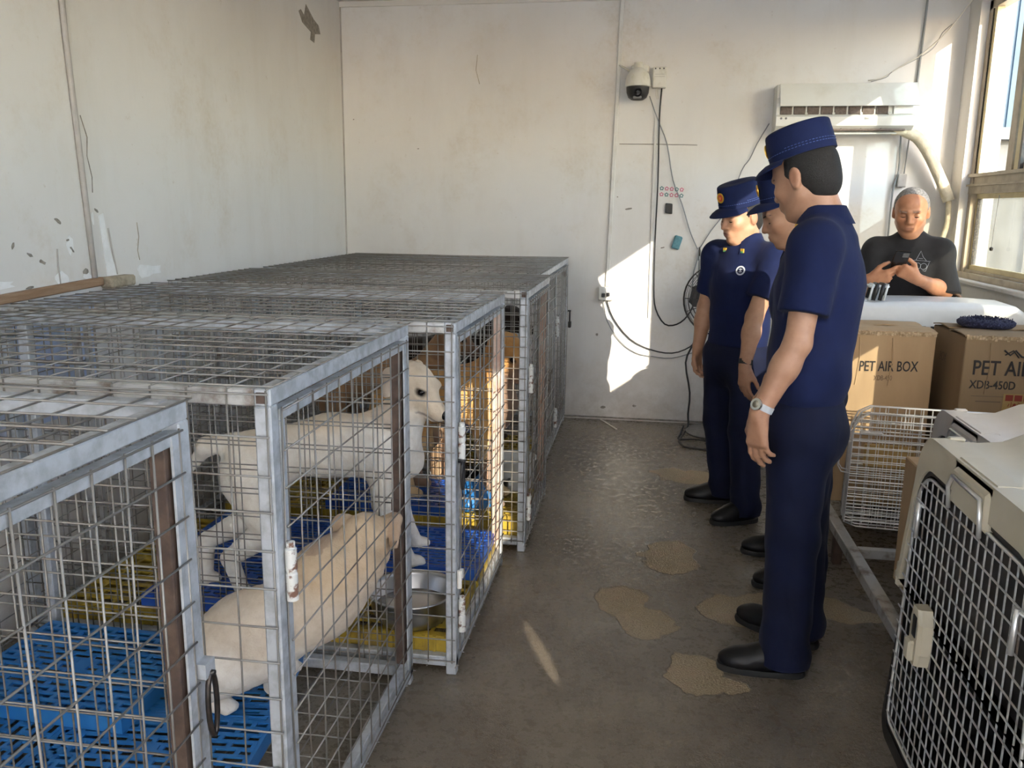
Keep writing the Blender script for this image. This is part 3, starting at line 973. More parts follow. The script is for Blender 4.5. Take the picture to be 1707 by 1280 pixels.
tag(MB().bbox((XL + .028, 3.235, 1.185), (.056, .17, .045), .008).build('cement_ledge', 'cement', loc=(XL, 3.235, 1.165)),
    'small tan cement ledge on the wall at the foot of the grey pipe', 'ledge')
wall_patch('painted_panel', 1.9, 1.05, [(-1.0, .03), (1.12, .105), (1.20, .085), (1.18, -.35), (-1.0, -.35)], 'pale_blue_paint', WL, thick=.004)
MB().tube([(XL + .004, YB - .006, 0), (XL + .004, YB - .006, ZC)], .006, 5).build('corner_crack', 'conduit_grey', WL)
struct(MB().span((XL, YB - .012, ZC - .035), (XR, YB, ZC)).build('trim_1', 'ceiling', loc=(0, 0, 0)))
# scratches and dents on the back wall
MB().tube([(-1.205, YB - .001, 2.52), (-1.215, YB - .002, 2.42), (-1.19, YB - .001, 2.33)], .002, 4).build('scratch', 'cement', WB)
MB().tube([(-.22, YB - .001, 1.932), (.05, YB - .0015, 1.93), (.30, YB - .001, 1.925)], .0035, 4).build('scratch', 'conduit_grey', WB)
for i, (x, z, rx, rz) in enumerate([(-.14, 1.50, .035, .008), (-.22, 1.58, .006, .006), (-.33, .62, .012, .012), (.10, 1.24, .02, .006), (-2.1, 2.1, .006, .006), (-1.63, 1.9, .01, .004), (-.05, .11, .02, .012), (-.27, .09, .03, .012)]):
    wall_patch('dent', x, z, flake(8, rx, rz, i + 80, .2), 'chip_dark', WB, 'B', .0015)
MB().tube([(-2.1 + .03, YB - .001, .02), (.5, YB - .002, .015), (1.0, YB - .001, .02)], .006, 4).build('floor_joint_crack', 'chip_dark', WB)
# ---------------------------------------------------------------- wire cages
HC = 1.16
def wire_panel(o, u, v, lu, lv, nu, nv, r, bow=0.0, seed=0, over=0.008):
    """welded mesh: nu wires running along v (spaced over u), nv wires along u"""
    R_ = random.Random(seed)
    b = MB()
    o, u, v = V(*o), nrm(u), nrm(v)
    w = np.cross(u, v)
    for i in range(nu):
        s = lu * i / (nu - 1) if nu > 1 else lu / 2
        j1, j2, j3 = [R_.uniform(-.0035, .0035) for _ in range(3)]
        d = R_.uniform(-bow, bow)
        b.tube([o + u * (s + j1) - v * over, o + u * (s + j2) + v * lv * .5 + w * d, o + u * (s + j3) + v * (lv + over)], r, 6)
    for i in range(nv):
        s = lv * i / (nv - 1) if nv > 1 else lv / 2
        j1, j3 = [R_.uniform(-.0035, .0035) for _ in range(2)]
        d = R_.uniform(-bow, bow)
        b.tube([o + v * (s + j1) - u * over + w * 2 * r, o + v * s + u * lu * .5 + w * (2 * r + d), o + v * (s + j3) + u * (lu + over) + w * 2 * r], r, 6)
    return b

def cage(xf, xb, y0, y1, label, sp=.08, door='wide', seed=1, stile='galv', far_stile='rust', doors=1, side_sp=None):
    root = thing('dog_cage', ((xf + xb) / 2, (y0 + y1) / 2, 0), label, 'cage', None)
    s = .034
    a = s / 2
    side_sp = side_sp or sp
    def beam(nm, p, q, m='galv', w=s, h=s):
        return MB().bar(p, q, w, h, r=.003).build(nm, m, root)
    for (x, y) in ((xf, y0), (xf, y1), (xb, y0), (xb, y1)):
        px = x - a if x == xf else x + a
        py = y + a if y == y0 else y - a
        p = beam('post', (px, py, 0), (px, py, HC - s))
    # rails: front ones are hollow square tube, open at the near end
    for z in (HC - a, .045):
        beam('rail', (xf - a, y0 + .002, z), (xf - a, y1 - .002, z))
        beam('rail', (xb + a, y0, z), (xb + a, y1, z))
        beam('rail', (xb + s, y0 + a, z), (xf - s, y0 + a, z), 'galv_worn' if z > 1 else 'galv')
        beam('rail', (xb + s, y1 - a, z), (xf - s, y1 - a, z))
    MB().box((xf - a, y0 + .0005, HC - a), (s * .62, .004, s * .62)).build('tube_end', 'rust', root)
    # middle posts of the back
    for k in (.4, .47):
        beam('post', (xb + a, y0 + (y1 - y0) * k, .06), (xb + a, y0 + (y1 - y0) * k, HC - s), 'galv_worn', .025, .02)
    n = lambda L, q: max(2, int(round(L / q)) + 1)
    W, D = xf - xb, y1 - y0
    r = .0021
    pan = lambda nm, *k, **kw: wire_panel(*k, **kw).build(nm, 'wire', root, kind='stuff', smooth=True)
    pan('top_mesh', (xb, y0, HC + r), (1, 0, 0), (0, 1, 0), W, D, n(W, sp), n(D, sp), r, .004, seed)
    pan('side_mesh', (xb + .01, y0 - r, .05), (1, 0, 0), (0, 0, 1), W - .02, HC - .06, n(W, side_sp), n(HC, side_sp), r, .004, seed + 1)
    pan('side_mesh', (xb + .01, y1 + r, .05), (1, 0, 0), (0, 0, 1), W - .02, HC - .06, n(W, side_sp), n(HC, side_sp), r, .004, seed + 2)
    pan('back_mesh', (xb - r, y0, .05), (0, 1, 0), (0, 0, 1), D, HC - .06, n(D, sp), n(HC, sp), r, .004, seed + 3)
    pan('floor_mesh', (xb, y0, .030), (1, 0, 0), (0, 1, 0), W, D, n(W, sp * 1.2), n(D, sp * 1.2), r, .0, seed + 4)
    dw = (D - 2 * s) / doors
    for d in range(doors):
        ya, yb = y0 + s + dw * d + .006, y0 + s + dw * (d + 1) - .006
        zt, zb = HC - s - .012, .07
        t = .024
        dr = MB().bar((xf - .012, ya, zt - t / 2), (xf - .012, yb, zt - t / 2), t, t, r=.002)
        dr = dr.build('door', 'galv', root)
        MB().bar((xf - .012, ya, zb + t / 2), (xf - .012, yb, zb + t / 2), t, t, r=.002).build('door_rail', 'galv', dr)
        MB().bar((xf - .012, ya + t / 2, zb + t), (xf - .012, ya + t / 2, zt - t), t, t, r=.002).build('door_stile', stile, dr)
        MB().bar((xf - .022, yb - .017, zb + t), (xf - .022, yb - .017, zt - t), .034, .030, r=.002).build('door_stile', far_stile, dr)
        MB().bar((xf + .001, yb - .012, zb), (xf + .001, yb - .012, zt), .022, .005, up=(1, 0, 0)).build('door_stile', 'galv', dr)
        wire_panel((xf + .004, ya, zb), (0, 1, 0), (0, 0, 1), yb - ya, zt - zb, n(yb - ya, sp), n(zt - zb, sp), r, .007, seed + 7 + d, .004).build('door_mesh', 'wire', dr, kind='stuff', smooth=True)
        for hz in (.20, .78):
            h = MB().lathe([(.0, -.062), (.012, -.060), (.012, -.004), (.0105, -.002), (.0105, .002), (.012, .004), (.012, .05), (.009, .052), (.009, .064), (0, .066)], (xf + .012, ya - .004, hz), n=12)
            h.build('hinge', 'white_rust', dr, smooth=.6)
    return root

CG = []
CG.append(cage(-.795, -1.96, .40, 1.367, 'nearest galvanised wire dog cage with a dark hook latch on its front post', seed=11))
CG.append(cage(-.690, -1.96, 1.475, 2.43, 'second wire dog cage from the camera, holding the crouching tan dog', seed=31))
CG.append(cage(-.560, -2.10, 2.48, 3.395, 'middle wire dog cage of the row, holding the standing white dog', seed=51, far_stile='rust_pale'))
CG.append(cage(-.485, -2.10, 3.53, 4.33, 'sunlit wire dog cage, fourth in the row, holding golden and tan dogs', seed=71, sp=.062, side_sp=.048, far_stile='rust_pale'))
CG.append(cage(-.545, -2.08, 4.46, 5.97, 'long wire dog cage at the end of the row against the far wall', seed=91, sp=.07, doors=2, far_stile='galv_worn'))
for c in CG:
    c['group'] = 'row of wire dog cages'
# latches on the cages
def hook(p, L, parent, m='dark_metal', nm='latch'):
    x, y, z = p
    pts = []
    for i in range(17):
        a = 2 * math.pi * i / 16
        pts.append((x + .004, y + .016 * math.sin(a), z + (L / 2) * math.cos(a)))
    return MB().tube(pts[:-1], .0055, 7, closed=True).tube([(x - .01, y, z + L / 2), (x + .012, y, z + L / 2)], .006, 7).build(nm, m, parent, smooth=True)
hook((-.780, 1.352, .575), .13, CG[0])
MB().box((-.785, 1.35, .65), (.02, .034, .03)).build('latch_plate', 'galv', CG[0])
MB().box((-.715, 2.375, .62), (.03, .045, .035)).build('latch_plate', 'rust', CG[1])
hook((-.545, 2.497, .68), .09, CG[2], 'cable')
MB().lathe([(.006, -.005), (.016, -.005), (.016, .005), (.006, .005)], (-.548, 2.51, .345), axis=(1, 0, 0), n=14).tube([(-.552, 2.497, .30), (-.552, 2.497, .36)], .008, 8).build('latch', 'alu_white', CG[2], smooth=.6)
hook((-.525, 5.955, .745), .10, CG[4], 'dark_metal', 'padlock')
MB().bbox((-.52, 5.955, .70), (.02, .04, .045), .004).build('padlock_body', 'dark_metal', CG[4])

# ---------------------------------------------------------------- slatted plastic floor tiles
def slat_tile(name, material, w, d, h, label, rows, cols, loc, rotz=0, group=None, ribs=False):
    """moulded tile: a skirt, lengthwise bars and staggered bridges leave real slots"""
    root = thing(name, (0, 0, 0), label, 'floor tile', group)
    t = .006
    b = MB()
    pr = (d - .03) / rows
    for i in range(rows + 1):
        y = -d / 2 + .015 + pr * i
        b.box((0, y, h - t / 2), (w - .02, pr * .36, t))
    pc = (w - .03) / cols
    for i in range(rows):
        y = -d / 2 + .015 + pr * (i + .5)
        for j in range(cols + 1):
            x = -w / 2 + .015 + pc * (j + (.5 if i % 2 else 0))
            if abs(x) < w / 2 - .006:
                b.box((x, y, h - t / 2), (pc * .2, pr * .68, t * .98))
    b.box((0, 0, h - t / 2), (.05, .05, t * 1.02))
    b.build('slotted_top', material, root)
    k = MB()
    for s in (-1, 1):
        k.box((s * (w / 2 - .006), 0, h / 2 - .0005), (.012, d, h - .001))
        k.box((0, s * (d / 2 - .006), h / 2 - .0005), (w - .024, .012, h - .001))
    if ribs:
        m = int(w / .035)
        for i in range(m):
            x = -w / 2 + w * (i + .5) / m
            for s in (-1, 1):
                k.box((x, s * (d / 2 + .003), h / 2), (.010, .008, h * .94))
    k.build('skirt', material, root)
    root.location = loc
    root.rotation_euler = (0, 0, rotz)
    return root
Z1 = .0375
T1 = slat_tile('floor_tile', 'blue_light', .58, .46, .045, 'blue slotted floor tile under the paw of the crouching tan dog', 14, 8, (-1.255, 1.84, Z1), .08)
dup(T1, (-1.32, 2.22, Z1 + .0), .12, 'blue slotted floor tile lying behind the crouching tan dog')
dup(T1, (-1.70, 1.79, Z1), 1.5708, 'flat blue slotted floor tile by the back of the second cage')
dup(T1, (-1.64, 2.13, Z1 + .047), -.03, 'blue slotted floor tile lying on top of the others in the second cage')
# third cage: yellow pallets under blue tiles
Y1 = slat_tile('floor_pallet', 'yellow', .70, .42, .080, 'yellow ribbed plastic pallet carrying the steel bowl in the middle cage', 7, 12, (-.935, 2.725, Z1), 0, ribs=True)
dup(Y1, (-1.65, 2.725, Z1), 0, 'yellow ribbed plastic pallet under the white dog in the middle cage')
dup(Y1, (-.93, 3.155, Z1), 0, 'yellow ribbed plastic pallet at the door end of the middle cage')
dup(Y1, (-1.645, 3.155, Z1), 0, 'yellow ribbed plastic pallet by the back of the middle cage')
B1 = slat_tile('floor_tile', 'blue', .60, .40, .045, 'dark blue slotted floor tile under the hind paws of the white dog', 13, 9, (-1.40, 2.735, Z1 + .081), 0)
dup(B1, (-.885, 3.145, Z1 + .081), 0, 'dark blue slotted floor tile under the front paws of the white dog')
dup(B1, (-1.50, 3.15, Z1 + .081), 0, 'dark blue slotted floor tile by the back wall in the middle cage')
# fourth cage
dup(Y1, (-.86, 3.80, Z1), 0, 'sunlit yellow plastic pallet at the door of the fourth cage')
dup(Y1, (-1.58, 3.80, Z1), 0, 'yellow plastic pallet at the back of the fourth cage')
dup(B1, (-1.13, 3.79, Z1 + .081), 0, 'dark blue slotted floor tile beside the golden dog')
dup(Y1, (-.93, 4.85, Z1), 0, 'yellow plastic pallet inside the far cage')
dup(B1, (-1.25, 5.4, Z1), 0, 'dark blue slotted floor tile inside the far cage')
YM = slat_tile('floor_mat', 'yellow', .30, .40, .02, 'small yellow slotted mat lying in the sun in the fourth cage', 15, 7, (-.655, 3.80, Z1 + .081), 0)

# ---------------------------------------------------------------- bowls
def bowl(loc, r, h, label, material='steel', fill='milk', name='feeding_bowl', rim=.012):
    root = thing(name, loc, label, 'bowl')
    prof = [(0, .004), (r * .62, .004), (r * .78, .012), (r * .93, h * .45), (r * .985, h * .9), (r, h), (r + rim, h + .002), (r + rim, h - .004),
            (r + .002, h - .005), (r * .97, h * .4), (r * .80, .004), (r * .66, 0), (0, 0)]
    MB().lathe(prof[::-1], loc, n=48).build('shell', material, root, smooth=True)
    if fill:
        MB().lathe([(r * .92, h * .42), (r * .5, h * .425), (0, h * .425)], loc, n=40).build('water', fill, root, smooth=True)
    return root
bowl((-.745, 2.625, .118), .142, .105, 'stainless steel feeding bowl with milky water in the middle cage')
bowl((-.735, 3.93, .118), .11, .09, 'dark feeding bowl behind the door of the fourth cage', 'black_pl', None)
bowl((-.615, 4.03, .118), .105, .17, 'white plastic bucket-shaped bowl standing in the sun on the yellow mat', 'white_pl', None)
# crumpled blue cloth beside the dark bowl
_p = []
for i, (x, y, z, r) in enumerate([(-.78, 3.72, .20, .05), (-.72, 3.70, .24, .045), (-.70, 3.66, .19, .05), (-.75, 3.63, .18, .045), (-.69, 3.76, .27, .04)]):
    _p.append(EL((x, y, z), (r, r * 1.1, r * .95), k=.03))
_p.append(CUT((0, 0, .118), (0, 0, -1)))
tag(body_mesh('blue_cloth', _p, .006, 'blue_light', loc=(-.73, 3.69, .118), fold=lambda P: .006 * np.sin(70 * P[:, 0] + 40 * P[:, 2]) * np.sin(60 * P[:, 1] - 30 * P[:, 2])),
    'crumpled bright blue cloth lying beside the dark bowl', 'cloth')
# ---------------------------------------------------------------- right side: low rack, carriers, boxes
rack = thing('steel_rack', (1.3, 2.8, 0), 'low grey angle-steel rack on the floor carrying the pet carriers', 'rack')
for x in (.868, 1.72):
    MB().bar((x, .9, .148), (x, 4.42, .148), .045, .045, r=.003).build('rack_rail', 'galv_worn', rack)
for y in (.95, 1.75, 2.55, 3.42, 4.38):
    MB().bar((.891, y, .15), (1.697, y, .15), .035, .038, r=.002).build('rack_crossbar', 'galv_worn', rack)
for (x, y) in ((.868, 1.0), (.868, 3.66), (1.72, 1.0), (1.72, 3.66)):
    MB().bar((x, y, 0), (x, y, .126), .038, .038, r=.002).build('leg', 'rust', rack)

def rrect(y0, y1, z0, z1, rt, rb, n=6, taper=0.0):
    """rounded rectangle in the y-z plane, counter-clockwise, narrowing by taper at the top"""
    pts = []
    for (cy, cz, r, a0) in ((y1 - rb, z0 + rb, rb, -90), (y1 - rt, z1 - rt, rt, 0), (y0 + rt, z1 - rt, rt, 90), (y0 + rb, z0 + rb, rb, 180)):
        for i in range(n + 1):
            a = math.radians(a0 + 90 * i / n)
            pts.append((cy + r * math.cos(a), cz + r * math.sin(a)))
    ym = (y0 + y1) / 2
    return [(ym + (y - ym) * (1 - taper * (z - z0) / (z1 - z0)), z) for y, z in pts]

def carrier(loc, W, D, H, label, m, rotz=0.0, lower='black_pl', hump=.06, door=True, group='plastic pet carriers', rt=.085, tp=.16):
    """airline kennel: front at local x=0 looking along -x"""
    root = thing('pet_carrier', (0, 0, 0), label, 'pet carrier', group)
    zs = H * .52
    w2 = W / 2
    # lower tub
    lo = []
    for (x, g) in ((.02, .012), (.05, 0), (D - .06, 0), (D, .03)):
        lo.append([(x, y, z) for y, z in rrect(-w2 + g, w2 - g, .0, zs, .006, .05)])
    MB().loft(lo, cap=False).build('lower_tub', lower, root, smooth=.6)
    MB().span((.02, -w2 + .03, .012), (D - .03, w2 - .03, .02)).build('tub_floor', lower, root)
    # upper shell with humped roof
    up = []
    prof = [(0.0, 0.0, 0), (.035, .002, 0), (.07, -.004, 0), (.10, -.006, 0), (.15, .0, .2), (.21, hump * .6, .6), (.30, hump, 1), (D * .62, hump, 1), (D * .74, hump * .7, .8), (D * .82, .0, .2), (D * .93, -.005, 0), (D - .02, -.03, 0), (D, -.07, 0)]
    for (x, dz, q) in prof:
        ring = rrect(-w2 + .004, w2 - .004, zs, H + dz, rt + .35 * rt * q, .004, 6, tp)
        up.append([(x, y, z) for y, z in ring])
    MB().loft(up, cap=False).build('upper_shell', m, root, smooth=.9)
    MB().loft([[(x, y * .965, zs + (z - zs) * .965) for x, y, z in r] for r in up[1:]], cap=True).build('liner', 'black_pl', root, smooth=.9)  # black sheet put in to stand for the shade inside
    bk = MB()
    bk.loft([[(D - .001, y, z) for y, z in rrect(-w2 + .03, w2 - .03, .0, zs, .006, .05)], [(D + .004, y, z) for y, z in rrect(-w2 + .05, w2 - .05, .01, zs, .006, .05)]])
    bk.loft([[(D - .001, y, z) for y, z in rrect(-w2 + .004, w2 - .004, zs, H - .07, .08, .004, 6, tp)], [(D + .006, y, z) for y, z in rrect(-w2 + .02, w2 - .02, zs + .01, H - .09, .08, .004, 6, tp)]])
    bk.build('back_wall', m, root)
    # seam flange and side clips
    for s in (-1, 1):
        MB().bbox((D / 2, s * (w2 + .002), zs), (D, .020, .024), .004).build('seam_flange', m, root)
    for s in (-1, 1):
        MB().bbox((.03, s * (w2 + .012), zs), (.05, .02, .075), .008).build('clip', m, root)
    # front: beige hood over the upper half, black surround, wire door
    op = (-w2 + .038, w2 - .038, .05, H - .085)
    N_ = 6
    def ring_face(outer, inner, x0, x1, name, mm, par):
        ro = [(y, z) for y, z in outer]
        ri = [(y, z) for y, z in inner]
        MB().loft([[(x0, y, z) for y, z in ro], [(x1, y, z) for y, z in ro], [(x1, y, z) for y, z in ri], [(x0, y, z) for y, z in ri], [(x0, y, z) for y, z in ro]], cap=False).build(name, mm, par, smooth=.5)
    o_hi = rrect(-w2 + .004, w2 - .004, .0, H, .085, .05, N_, 0)
    tpf = lambda y, z: (y * (1 - tp * max(0, (z - zs) / (H - zs))), z)
    o_hi = [tpf(y, z) for y, z in o_hi]
    i_hi = [tpf(y, z) for y, z in rrect(op[0] - .012, op[1] + .012, op[2] - .012, op[3] + .012, .10, .04, N_, 0)]
    i_lo = [tpf(y, z) for y, z in rrect(*op, .09, .03, N_, 0)]
    # split the surround: beige above the seam, dark below
    clampz = lambda P_, f: [(y, f(z)) for y, z in P_]
    ring_face(clampz(o_hi, lambda z: max(z, zs)), clampz(i_hi, lambda z: max(z, zs)), 0.0, .03, 'front_hood', m, root)
    ring_face(clampz(o_hi, lambda z: min(z, zs)), clampz(i_hi, lambda z: min(z, zs)), 0.002, .03, 'front_surround', lower, root)
    ring_face(i_hi, i_lo, .006, .03, 'door_surround', 'black_pl', root)
    if door:
        d = MB()
        il = [tpf(y, z) for y, z in rrect(op[0] + .008, op[1] - .008, op[2] + .008, op[3] - .008, .085, .03, N_, 0)]
        d.tube([(.004, y, z) for y, z in il], .0042, 7, closed=True)
        d = d.build('door', 'chrome', root, smooth=True)
        wv, wh = MB(), MB()
        def half(z):
            r = .085
            k = max(0, z - (op[3] - r)) / r
            w = (op[1] - op[0]) / 2 - .008 - r * (1 - math.sqrt(max(0, 1 - min(1, k) ** 2)))
            return w * (1 - tp * max(0, (z - zs) / (H - zs)))
        z = op[2] + .03
        while z < op[3] - .012:
            wh.tube([(.0005, -half(z), z), (.0005, half(z), z)], .0021, 5)
            z += .042
        ny = int((op[1] - op[0]) / .034)
        for i in range(1, ny):
            y = op[0] + (op[1] - op[0]) * i / ny
            zt = op[3] - .01
            while zt > zs and abs(y) > half(zt):
                zt -= .004
            wv.tube([(.0045, y, op[2] + .01), (.0045, y, zt)], .0019, 5)
        wh.build('door_bars', 'chrome', d, kind='stuff')
        wv.build('door_bars', 'galv_worn', d, kind='stuff')
        for sy in (-1, 1):
            MB().tube([(-.006, sy * .24 * W / .7 - sy * .01, H - .16), (-.008, sy * .24 * W / .7 - sy * .01, H - .245)], .0055, 7).tube(
                [(-.002, sy * .24 * W / .7 - sy * .01 - .018, H - .165), (-.004, sy * .24 * W / .7 - sy * .01 + .018, H - .165)], .003, 6).build('hinge_pin', 'chrome', d, smooth=True)
        # squeeze latch on the door, slotted
        yl = w2 * .355
        lb = MB()
        zc = H * .478
        lb.loft([[(x, yl + a * s_, zc + b_) for a, b_ in ((-.026, -.06), (-.034, -.03), (-.034, .04), (-.018, .072), (.018, .072), (.034, .04), (.034, -.03), (.026, -.06))] for x, s_ in ((.0, 1), (-.022, .95), (-.030, .75))])
        l = lb.build('door_latch', m, d)
        MB().bbox((-.030, yl - .004, zc + .028), (.004, .024, .05), .0015).build('latch_slot', 'black_pl', l)
        MB().bbox((-.034, yl + .002, zc - .03), (.016, .034, .05), .005).build('latch_thumb', m, l)
    # recessed handle with chrome bail at the top of the front
    hd = MB().bbox((.006, 0, H - .055), (.028, .19, .085), .010).build('handle_recess', m, root)
    MB().tube([(-.010, -.085, H - .105), (-.014, -.088, H - .06), (-.012, -.075, H - .033), (-.012, .075, H - .033), (-.014, .088, H - .06), (-.010, .085, H - .105)], .0048, 8).build('handle_bail', 'chrome', hd, smooth=True)
    MB().bbox((.03, .0, H - .012), (.06, .21, .03), .008).build('handle_hood', m, root)
    for s in (-1, 1):
        MB().bbox((.05, s * w2 * .62, H + .001), (.035, .02, .008), .003).build('roof_boss', m, root)
    # side vents: slot grille near the front end of the roof's flank
    vt = MB()
    for i in range(7):
        for s in (-1, 1):
            vt.box((D * .30 + .045 * i, s * (w2 * .955), zs + .10), (.022, .012, .085))
    vt.build('vent_grille', 'black_pl', root)
    root.location = loc
    root.rotation_euler = (0, 0, rotz)
    return root

R0 = .1695
carrier((.655, 1.735, R0), .82, .95, .83, 'large beige pet carrier nearest the camera with chrome wire door', 'beige', 0, hump=.052, tp=.22)
carrier((.905, 2.50, R0), .60, .78, .745, 'grey-white pet carrier just behind the large beige one', 'greige', 0, hump=.05)

# cardboard boxes
def carton(x0, x1, y0, y1, z0, z1, label, m='cardboard', flap=True, name='cardboard_box'):
    root = thing(name, ((x0 + x1) / 2, (y0 + y1) / 2, z0), label, 'box', 'cardboard boxes by the window')
    b = MB().bbox(((x0 + x1) / 2, (y0 + y1) / 2, (z0 + z1) / 2), (x1 - x0, y1 - y0, z1 - z0), .004)
    b.build('carton', m, root)
    ym = (y0 + y1) / 2
    if flap:
        # two top flaps bowed up a little, edges showing the flutes
        for s in (-1, 1):
            ya = y0 if s < 0 else y1
            rows = []
            for i in range(4):
                t = i / 3
                y = ya + (ym - ya) * t * .985
                rows.append([(x0 - .004 + (x1 - x0 + .008) * j / 5, y, z1 + .003 + .010 * math.sin(math.pi * t * .9) + .006 * math.sin(2.1 * j + s) * t) for j in range(6)])
            vs = [p for r in rows for p in r]
            n_ = len(vs)
            vs += [(p[0], p[1], p[2] + .005) for p in vs]
            fs = []
            for i in range(3):
                for j in range(5):
                    a = i * 6 + j
                    fs.append((a, a + 6, a + 7, a + 1))
                    fs.append((n_ + a, n_ + a + 1, n_ + a + 7, n_ + a + 6))
            edge = [j for j in range(6)] + [i * 6 + 5 for i in range(1, 4)] + [18 + j for j in range(4, -1, -1)] + [i * 6 for i in range(2, 0, -1)]
            for a, c in zip(edge, edge[1:] + edge[:1]):
                fs.append((a, c, n_ + c, n_ + a))
            MB().add(vs, fs).build('flap', m, root)
        r = random.Random(int(x0 * 1000))
        tb = MB()
        k = int((x1 - x0) / .012)
        for i in range(k):
            x = x0 + (x1 - x0) * (i + .5) / k
            tb.box((x, y0 - .002, z1 + .002 - r.random() * .006), (.011, .006, .010 + r.random() * .012))
        tb.build('torn_edge', 'flute', root, kind='stuff')
    # buckled corner creases on the front
    for x in (x0 + .10, x0 + (x1 - x0) * .57):
        MB().tube([(x, y0 - .0005, z1 - .02), (x + .006, y0 - .001, z1 - .12), (x - .004, y0 - .0005, z1 - .24)], .004, 5).build('crease', m, root)
    return root
b1 = carton(.862, 1.285, 4.0, 4.40, R0, .968, 'sunlit cardboard carton with small PET AIR BOX print behind the chrome crate')
text_mesh('lettering', 'PET AIR BOX', .066, (.968, 3.9972, .793), (1, 0, .025), (0, 0, 1), 'ink', b1, bold=.0006, sx=.66)
text_mesh('lettering', 'XDB-450', .033, (1.036, 3.9972, .752), (1, 0, .02), (0, 0, 1), 'ink_faint', b1, sx=.62)
b2 = carton(1.345, 1.86, 3.82, 4.24, R0, .985, 'dark brown cardboard carton with large PET AIR print and a warning sticker', 'cardboard_dark')
text_mesh('lettering', 'PET AIR BOX', .088, (1.382, 3.8172, .828), (1, 0, 0), (0, 0, 1), 'ink', b2, bold=.001, sx=.78)
text_mesh('lettering', 'XDB-450D', .050, (1.378, 3.8172, .768), (1, 0, 0), (0, 0, 1), 'ink', b2, bold=.0004, sx=.80)
MB().box((1.455, 3.8175, .735), (.13, .001, .003)).box((1.46, 3.8175, .712), (.10, .001, .006)).build('printed_line', 'ink_faint', b2)
MB().tube([(1.50, 3.817, .935), (1.525, 3.817, .915), (1.545, 3.817, .935), (1.57, 3.817, .91), (1.60, 3.817, .905)], .004, 5).tube([(1.505, 3.817, .915), (1.535, 3.817, .935), (1.56, 3.817, .905)], .003, 5).build('printed_emblem', 'ink', b2)
text_mesh('lettering', 'BOX', .06, (1.3422, 4.11, .842), (0, -1, 0), (0, 0, 1), 'ink_faint', b2, sx=.7)
st = MB().box((1.572, 3.8172, .715), (.115, .0016, .125)).build('warning_sticker', 'sticker_yel', b2)
sg = MB()
for (x, z, w, h) in ((1.538, .760, .030, .026), (1.574, .760, .030, .026), (1.608, .760, .026, .026)):
    sg.box((x, 3.8162, z), (w, .001, h))
    sg.box((x, 3.8158, z), (w * .5, .001, h * .12))
sg.prism([(-.006, -.035), (.006, -.035), (.006, .010), (.016, .010), (0, .034), (-.016, .010), (-.006, .010)], 0, .001, o=(1.562, 3.8155, .705), ax=(1, 0, 0), ay=(0, 0, 1))
sg.prism([(-.020, .034), (-.004, .030), (.004, .036), (.020, .032), (.017, .0), (.004, -.012), (.004, -.026), (.014, -.032), (-.014, -.032), (-.004, -.026), (-.004, -.012), (-.017, .0)], 0, .001, o=(1.600, 3.8155, .700), ax=(1, 0, 0), ay=(0, 0, 1))
sg.build('printed_signs', 'sticker_red', st)
text_mesh('lettering', '小心', .030, (1.533, 3.8160, .718), (1, 0, 0), (0, 0, 1), 'sticker_red', st)
text_mesh('lettering', '轻放', .030, (1.533, 3.8160, .682), (1, 0, 0), (0, 0, 1), 'sticker_red', st)
st.location.z -= .028
st.location.x += .004
carton(.95, 1.40, 2.83, 3.14, R0, .64, 'plain brown cardboard carton between the pet carrier and the chrome crate', 'cardboard', flap=False)
b4 = carton(1.10, 1.80, 4.46, 4.84, 0, .53, 'low cardboard carton holding up the white pet carrier', 'cardboard', flap=False)
carrier((1.045, 4.665, .5305), .40, .80, .53, 'white pet carrier behind the cardboard cartons in front of the man', 'white_pl', -.06, lower='white_pl', hump=.006, door=True, rt=.032, tp=.03)
hb_ = thing('carry_strap', (1.10, 4.55, 1.06), 'white-edged black carry handle standing on the white pet carrier', 'handle')
for i, (x, m, r) in enumerate(((1.115, 'white_pl', .006), (1.135, 'black_pl', .010), (1.185, 'white_pl', .006), (1.165, 'black_pl', .010))):
    MB().tube([(x, 4.53, 1.062), (x + .012, 4.535, 1.12), (x + .022, 4.56, 1.138), (x + .022, 4.62, 1.138), (x + .012, 4.65, 1.12), (x, 4.655, 1.062)], r, 8).build('strap', m, hb_, smooth=True)
MB().bbox((1.165, 4.59, 1.130), (.10, .08, .014), .005).build('grip', 'white_pl', hb_)
# round brush pad
pad = thing('round_brush_pad', (1.50, 4.05, 1.006), 'dark blue round bristle pad lying on the brown cardboard carton', 'pad')
MB().lathe([(0, 0), (.105, 0), (.116, .010), (.118, .022), (.108, .030), (.07, .034), (0, .034)], (1.50, 4.05, 1.006), n=40).build('pad_body', 'pad_blue', pad, smooth=True)
tf = MB()
for i in range(150):
    a, q = rng.uniform(0, 2 * math.pi), rng.uniform(.2, 1.0)
    x, y = 1.50 + .112 * q * math.cos(a), 4.05 + .112 * q * math.sin(a)
    z = 1.006 + (.032 if q < .75 else .026)
    tf.tube([(x, y, z - .004), (x + rng.uniform(-.006, .006), y + rng.uniform(-.006, .006), z + .010)], .0022, 4)
tf.build('bristles', 'pad_blue', pad, kind='stuff')
